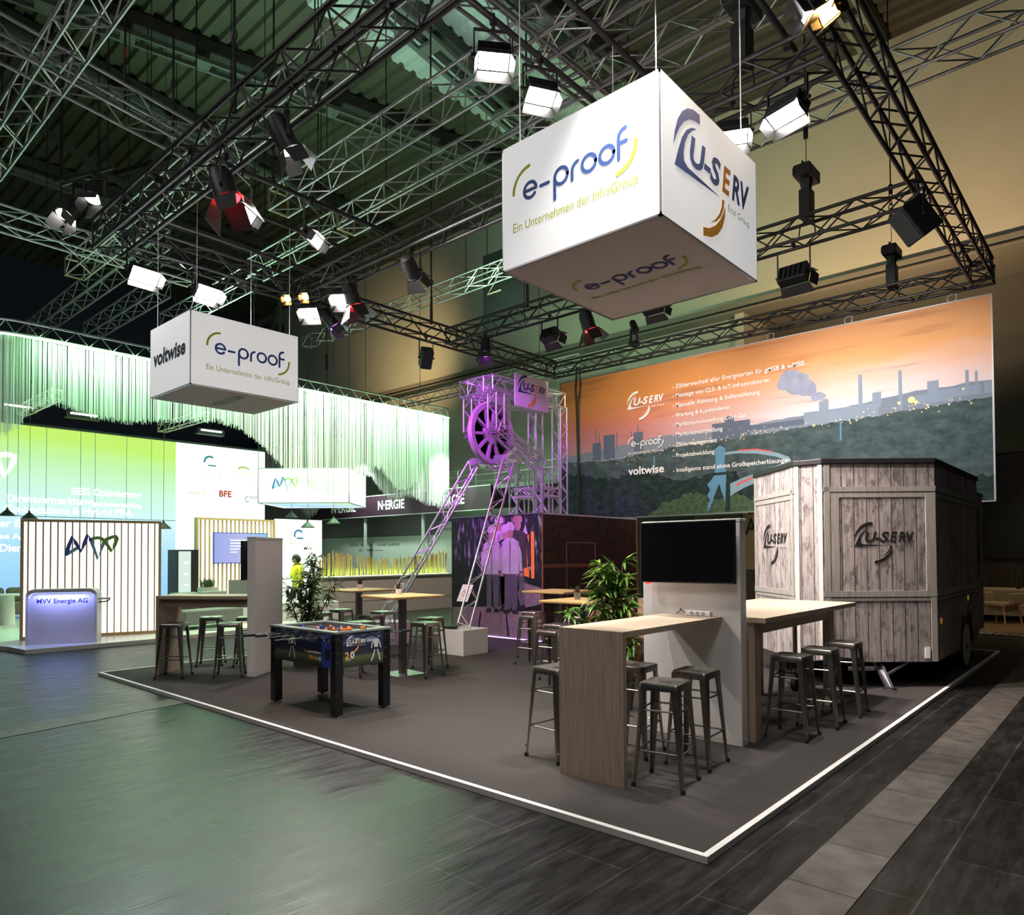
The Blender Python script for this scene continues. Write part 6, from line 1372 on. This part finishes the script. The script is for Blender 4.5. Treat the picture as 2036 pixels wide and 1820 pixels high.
# pendant lamps
M_PUND = emit('pendant_glow', (1,.97,.9), 2.5)
for i, (p, lb) in enumerate((((-22.2,4.95,2.78),'black cone pendant lamp at the left edge, before the big screen wall'),((-21.77,5.34,2.70),'black cone pendant lamp just over the top of the logo slat wall'),((-19.14,7.69,2.42),'black cone pendant lamp at the right end of the logo slat wall'),
        ((-19.5,11.64,2.86),'black cone pendant lamp under the light box, left of three'),((-17.5,10.95,2.48),'black cone pendant lamp under the light box, lowest of three'),((-16.9,11.4,2.58),'black cone pendant lamp under the light box, right of three'))):
    t = thing('pendant_lamp', lb, 'lamp', p, group='cone pendant lamps')
    MB().lathe([(.19,0),(.185,.02),(.03,.17),(.02,.22),(.001,.22)], 20).build('lamp_shade', M_BLK2, t, smooth=30); MB().lathe([(.001,.004),(.183,.004)], 20).build('diffuser', M_PUND, t); MB().cyl((0,0,.2),(0,0,16.05-p[2]),.005,n=5).build('cord', M_BLK2, t)
# furniture of that stand
M_GREYF = mat('grey_upholstery', (.17,.18,.165), .9, var=.12, scale=30); M_TAUPE = mat('taupe_upholstery', (.20,.17,.14), .9, var=.12, scale=30)
def sofa(label, loc, rz, w_, mt, cush=2):
    t = thing('sofa', label, 'sofa', loc, rz, group='sofas'); MB().box(-w_/2,w_/2,-.4,.38,.10,.42).build('seat', mt, t, bevel=.04)
    for k in range(cush):
        x0 = -w_/2+w_*k/cush; MB().box(x0+.02,x0+w_/cush-.02,.14,.36,.40,.80).build('back_cushion', mt, t, bevel=.08)
    for sx in (-1,1):
        for y in (-.3,.3): MB().cyl((sx*(w_/2-.1),y,0),(sx*(w_/2-.1),y,.10),.02,n=8).build('leg', M_BLK2, t)
    return t
sofa('rounded grey-green sofa seen under the left bar table', (-16.0,7.35,.08), math.radians(100), 1.5, M_GREYF)
sofa('taupe sofa at the left edge, behind the logo slat wall', (-22.6,5.0,.08), math.radians(75), 1.9, M_TAUPE)
t = thing('cafe_table', 'white round cafe table at the left edge before the taupe sofa', 'table', (-20.3,4.55,.08)); MB().lathe([(.001,.70),(.42,.70),(.42,.73),(.001,.73)],28).build('tabletop', M_WHITE, t, smooth=30); MB().lathe([(.16,0),(.14,.7)],20).build('column', M_WHITE, t, smooth=30)
t = thing('display_fridge', 'tall fridge with a blue glowing door beside the farther slatted wall', 'fridge', (-17.9,7.72,.08)); MB().box(-.35,.20,-.28,.25,0,1.78).build('cabinet', M_BLK2, t); MB().box(.20,.215,-.25,.05,.55,1.74).build('door', emit('fridge_blue',(.05,.17,.32),.7), t)
for k in range(4): MB().box(.216,.218,-.12,-.02,.62+k*.27,.66+k*.27).build('door_label', M_LW, t)
t = thing('planter_box', 'pale planter box with green grass on the left bar side', 'planter', (-17.0,7.87,.08)); MB().box(-.16,.16,-.17,.17,0,.86).build('box', mat('planter_grey',(.42,.45,.42),.6), t); b = MB(); g2 = random.Random(2)
for i in range(150): a = g2.uniform(0,6.28); leaf(b, (g2.uniform(-.12,.12),g2.uniform(-.13,.13),.85), (math.cos(a)*.4,math.sin(a)*.4,1), g2.uniform(.18,.32), .016, .15, g2)
b.build('grass', LM1, t)
for x, y, lb in ((-17.25,8.80,'grey chair back showing above the left bar table'),(-17.2,9.15,'dark chair back beside the edge-on television')):
    t = thing('lounge_chair', lb, 'chair', (x,y,.08), math.radians(70)); MB().box(-.22,.22,-.22,.22,.42,.48).build('seat', M_GREYF, t); MB().box(-.22,.22,.18,.24,.48,1.0).build('backrest', M_GREYF, t)
    for sx in (-.18,.18):
        for sy in (-.18,.18): MB().cyl((sx,sy,0),(sx,sy,.42),.012,n=6).build('leg', M_BLK2, t)
b = MB(); b.bar((-16.6,7.9,.30),(-15.6,10.6,.30),.5,.44); o = b.build('bench_plinth', mat('bench_white',(.7,.72,.66),.5)); tag(o, 'long low white bench ledge seen under the left bar table', 'bench')
# ================================================================== STAND WITH THE WOODEN STICKS
nc = thing('counter', 'long grey counter topped with green-lit wooden sticks, behind the pine tables', 'counter', (-17.0,13.32,0))
M_NC = mat('counter_greige', (.36,.32,.30), .6, var=.03)
MB().box(-.30,.30,-2.43,2.43,.0,1.06).build('front_panel', M_NC, nc); b = MB(); b.box(.30,.303,-2.43,2.43,.38,.39); b.build('counter_seam', M_BLK2, nc)  # dark strip drawn for the seam along the counter front
MB().box(-.34,.34,-2.45,2.45,1.06,1.10).build('worktop', M_NC, nc)
M_STICK = wood('stick_wood', (.30,.17,.06), (.55,.36,.15)); g = random.Random(9)
MB().box(.16,.19,-2.38,2.38,1.10,1.115).build('led_strip', emit('green_led_strip',(.45,1,.3),4), nc)
sk = None
for i in range(96):
    y = -2.36+i*4.72/95; s = y+2.4
    h = .34+.24*abs(math.sin(s*1.05+.55))+.14*max(0,math.sin(s*3.1))+g.uniform(-.06,.07)
    if abs(s-1.25) < .08 or abs(s-2.5) < .07: h *= .45
    if sk is None:
        sk = MB().box(-.012,.012,-.014,.014,0,1).build('wooden_stick', M_STICK, nc)
        o = sk
    else: o = sk.copy(); COL.objects.link(o)
    o.parent = nc; o.location = (.08+g.uniform(-.04,.04), y, 1.10); o.scale = (1,1,h); o.rotation_euler = (g.uniform(-.05,.05), g.uniform(-.05,.05), 0)
lamp('stick_light', 'AREA', (-16.80,13.32,1.13), (-.35,0,1), 22, (.42,1,.2), .05, 4.7).rotation_euler = (0, math.radians(180-20), 0)
fa = thing('fascia_sign', 'long dark purple fascia band with white lettering behind the string curtain', 'sign', (-22.1,17.5,3.25))
MB().box(-5.6,5.5,0,.12,.02,.83).build('band', mat('aubergine',(.028,.010,.022),.5), fa); b = MB(); b.box(-5.6,5.5,-.02,.12,0,.025); b.box(-5.6,5.5,-.02,.12,.825,.86); b.build('edge_strip', M_GREYTX, fa)
for x in (-5.3,-1.8,1.8,5.3): MB().box(x-.05,x+.05,.12,.2,-3.25,.8).build('post', M_GREYTX, fa)
b = MB(); b.M = frame((0,-.004,0),(1,0,0),(0,0,1))
for x, wd in ((-26.1,1.75),(-22.85,1.65),(-19.5,1.6)): b.text('N·ERGIE', .50, x+22.1, .27, 0, bold=.012, fit=wd)
b.build('lettering', M_PWHITE, fa)
M_PANEL = mat('pale_green_panel', (.40,.44,.40), .6, var=.03); M_PANELD = mat('grey_back_panel', (.16,.16,.15), .7)
p = thing('back_wall_panel', 'pale panel wall with a dark thank-you line above the wooden sticks', 'wall panel', (-23.9,18.2,0)); MB().box(-4.1,4.0,0,.1,0,2.46).build('panel', M_PANEL, p)
b = MB(); b.M = frame((0,-.004,0),(1,0,0),(0,0,1)); b.text('Schön, dass Sie', .22, -25.78+23.9, 2.08, 0, bold=.002, fit=1.62); b.text('da waren!', .22, -25.1+23.9, 1.86, 0, bold=.002, fit=1.0); b.text('KONE  N-ERGIE', .15, -23.76+23.9, 2.08, 0, bold=.003, fit=1.4)
b.stroke([(-24.6+23.9,1.3),(-24.6+23.9,1.9),(-23.4+23.9,1.9)], .02, 0); b.build('lettering', mat('panel_text',(.05,.06,.06),.6), p)
p = thing('back_wall_panel', 'taller pale panel wall with small print left of the miners picture', 'wall panel', (-17.9,18.15,0)); MB().box(-2.0,2.6,0,.1,0,2.95).build('panel', M_PANEL, p)
b = MB(); b.M = frame((0,-.004,0),(1,0,0),(0,0,1)); b.text('N-ENGIE', .13, -1.85, 2.62, 0, bold=.003, fit=.6)
for k in range(4): b.stroke([(-.2,2.3-k*.16),(.6-.15*k,2.3-k*.16)], .015, 0)
b.stroke([(-.3,1.2),(-.3,2.2)], .015, 0); b.build('lettering', mat('panel_text2',(.08,.09,.09),.6), p)
MB().box(0,11.5,0,.1,0,3.3).build('x', M_PANELD) if False else None
p = thing('partition_wall', 'dark grey wall between the pale panels and the purple fascia', 'wall panel', (-22.2,18.5,0)); MB().box(-6.5,5.9,0,.1,0,3.35).build('panel', M_PANELD, p)
# gallery rail behind
p = thing('gallery_rail', 'pale green handrail along the gallery behind the wheel tower', 'railing', (-20,19.2,4.3)); b = MB()
for z in (.2,.45,.7): b.cyl((-2,0,z),(6,0,z),.025,n=6)
b.build('rail', M_SILV, p, smooth=50)
for k in range(9): MB().cyl((-2+k,0,0),(-2+k,0,.72),.025,n=6).build('post', M_SILV, p, smooth=50)
MB().box(-2.5,6.5,-.1,2.72,-.15,0).build('floor_edge', M_PANELD, p)
# numeral sign
p = thing('hall_number_sign', 'tall black hanging sign with a thin white numeral two', 'sign', (-14.6,16,8.56)); MB().box(-.86,.86,-.02,.02,0,2.62).build('board', mat('charcoal_board',(.012,.012,.016),.6), p)
b = MB(); b.M = frame((-.45,-.024,1.85),(1,0,0),(0,0,1)); b.stroke(arc(0,.14,.27,165,-25,14)+[(.1,-.20),(-.22,-.50),(.34,-.50)], .055, 0); b.build('numeral', mat('numeral_cream',(.62,.52,.46),.6), p)
for x in (-.7,.7): MB().cyl((x,0,2.62),(x,0,7.5),.015,n=5).build('wire', M_BLK2, p)
# booths and lounge behind the banner
M_TAN = mat('tan_booth_wall', (.34,.23,.13), .7, var=.05); M_OLIVE = mat('olive_booth_wall', (.10,.09,.05), .7)
p = thing('booth_wall', 'tan booth wall with black letters between the television and the trailer', 'wall panel', (-6.4,17,0)); MB().box(-1.05,1.4,0,.1,0,2.68).build('panel', M_TAN, p)
b = MB(); b.M = frame((0,-.004,0),(1,0,0),(0,0,1)); b.text('ARC', .55, -.985, 2.18, 0, bold=.012, fit=.85); b.build('lettering', M_INK, p); MB().box(-1.05,1.4,-.02,0,.0,1.3).build('brick_base', M_BRICK, p)
p = thing('booth_wall', 'olive booth wall peeking over the top of the television', 'wall panel', (-8.1,17,0)); MB().box(-.68,.62,0,.1,0,2.69).build('panel', M_OLIVE, p)
p = thing('booth_wall', 'near-black booth wall over the left part of the television', 'wall panel', (-9.9,17,0)); MB().box(-1.2,1.1,0,.1,0,2.70).build('panel', mat('dark_booth_wall',(.02,.018,.016),.7), p)
# peach lounge bench behind the bright plant
M_PEACH = mat('peach_leather', (.52,.30,.20), .5, var=.06); M_COG = wood('cognac_wood', (.35,.12,.03), (.6,.25,.07))
for x, lb in ((-6.35,'peach high-backed armchair behind the bright plant, left one'),(-5.55,'peach high-backed armchair behind the bright plant, right one')):
    p = thing('armchair', lb, 'chair', (x,9.35,ZP), 0.15, group='peach armchairs')
    MB().box(-.32,.32,-.30,.28,.40,.50).build('seat', M_PEACH, p, bevel=.02); b = MB(); b.M = Matrix.Translation((0,.26,.45)) @ Matrix.Rotation(-.12,4,'X'); b.box(-.34,.34,-.03,.05,0,.52); b.build('backrest', M_PEACH, p, bevel=.02)
    for sx in (-1,1):
        for sy in (-1,1): MB().bar((sx*.28,sy*.24,.40),(sx*.34,sy*.30,0),.04,.03).build('leg', M_COG, p)
        MB().bar((sx*.34,-.24,.40),(sx*.34,.26,.72),.03,.05).build('armrest', M_COG, p)
# lounge on the right behind the trailer
struct(MB().box(-6,4,17.75,21.2,.001,.03).build('floor_parquet', wood('parquet_oak',(.22,.13,.05),(.32,.20,.09),vertical=False)))
b = MB(); g = random.Random(1)
for k in range(60): b.poly([(-5.4+k*.14,17.45,.006),(-5.33+k*.14,17.45,.006),(-5.27+k*.14,17.75,.006),(-5.34+k*.14,17.75,.006)])
struct(b.build('trim_10', mat('pale_stripes',(.50,.42,.34),.6)))
M_BEIGE = mat('beige_upholstery', (.42,.32,.22), .9, var=.05)
p = thing('sofa', 'long beige sofa against the ribbed wall on the right', 'sofa', (-1.6,20.6,.03)); MB().box(-1.9,1.9,-.42,.40,.16,.44).build('seat', M_BEIGE, p, bevel=.04)
for k in range(3): MB().box(-1.88+k*1.26,-.66+k*1.26,.12,.38,.42,.80).build('back_cushion', M_BEIGE, p, bevel=.06)
for x in (-1.7,0,1.7): MB().box(x-.03,x+.03,-.3,.3,0,.16).build('leg', M_BLK2, p)
p = thing('lounge_chair', 'beige tub chair on wooden legs in front of the long beige sofa', 'chair', (-2.50,19.95,.03), -.5); MB().box(-.30,.30,-.28,.26,.42,.50).build('seat', M_BEIGE, p, bevel=.03); MB().box(-.33,.33,.20,.30,.46,.80).build('backrest', M_BEIGE, p, bevel=.04)
for s in (-1,1): MB().box(s*.33-.04,s*.33+.04,-.1,.28,.46,.72).build('armrest', M_BEIGE, p, bevel=.03)
for sx in (-1,1):
    for sy in (-1,1): MB().cyl((sx*.24,sy*.22,.42),(sx*.31,sy*.28,0),.022,.014,n=8).build('leg', M_COG, p)
p = thing('ribbed_wall', 'dark brown ribbed wooden wall behind the beige lounge', 'wall panel', (0,21.2,0)); MB().box(-4.2,4,.03,.08,.0,4.15).build('backing', M_BLK2, p)
b = MB()
for k in range(150): b.box(-4.2+k*.055,-4.175+k*.055,0,.03,.0,4.15)
b.build('ribs', wood('dark_rib_wood',(.05,.028,.014),(.10,.06,.03)), p)
p = thing('wall_screen', 'big black unlit screen on the ribbed wall', 'screen', (-1.2,21.15,1.55)); MB().box(-1.75,2.2,-.03,.04,0,1.40).build('panel', mat('black_wall_screen',(.004,.004,.004),.5), p)
MB().box(-4.2,4,21.1,21.3,4.16,4.6).build('trim_11', mat('olive_fascia',(.10,.08,.055),.7))['kind'] = 'structure'
# cables taped down the left end of the banner
p = thing('cable_drop', 'black cable bundle falling from the banner truss beside the wheel tower', 'cable', (-10.35,14.02,2.6)); MB().tube([(0,0,-2.5),(0,.02,0),(0.01,0,1.5),(-.02,0,2.6),(-.06,.02,3.2),(-.03,.04,3.75)], .022, 7).build('cable', M_BLK2, p, smooth=60); MB().tube([(.05,.0,-2.5),(.05,.02,0),(.04,0,1.5),(.03,0,2.8),(.09,.02,3.3),(.05,.04,3.75)], .016, 7).build('cable', M_BLK2, p, smooth=60)
lamp('lounge_downlight', 'SPOT', (-1.5,19.2,4.4), (0,.12,-1), 130, (1,.78,.5), .1, angle=110, blend=.8)
lamp('booth_downlight', 'SPOT', (-6.3,16.4,3.4), (0,.3,-1), 50, (1,.8,.55), .1, angle=110, blend=.8)
lamp('panel_downlight', 'SPOT', (-23,16.2,5.2), (0,.75,-1), 900, (.8,1,.85), .15, angle=120, blend=.8)
lamp('panel_downlight', 'SPOT', (-18.5,16.2,5.2), (0,.75,-1), 700, (.8,1,.85), .15, angle=120, blend=.8)
lamp('stand_downlight', 'SPOT', (-20.5,8.0,5.0), (.3,0,-1), 220, WHITE, .2, angle=140, blend=.8)
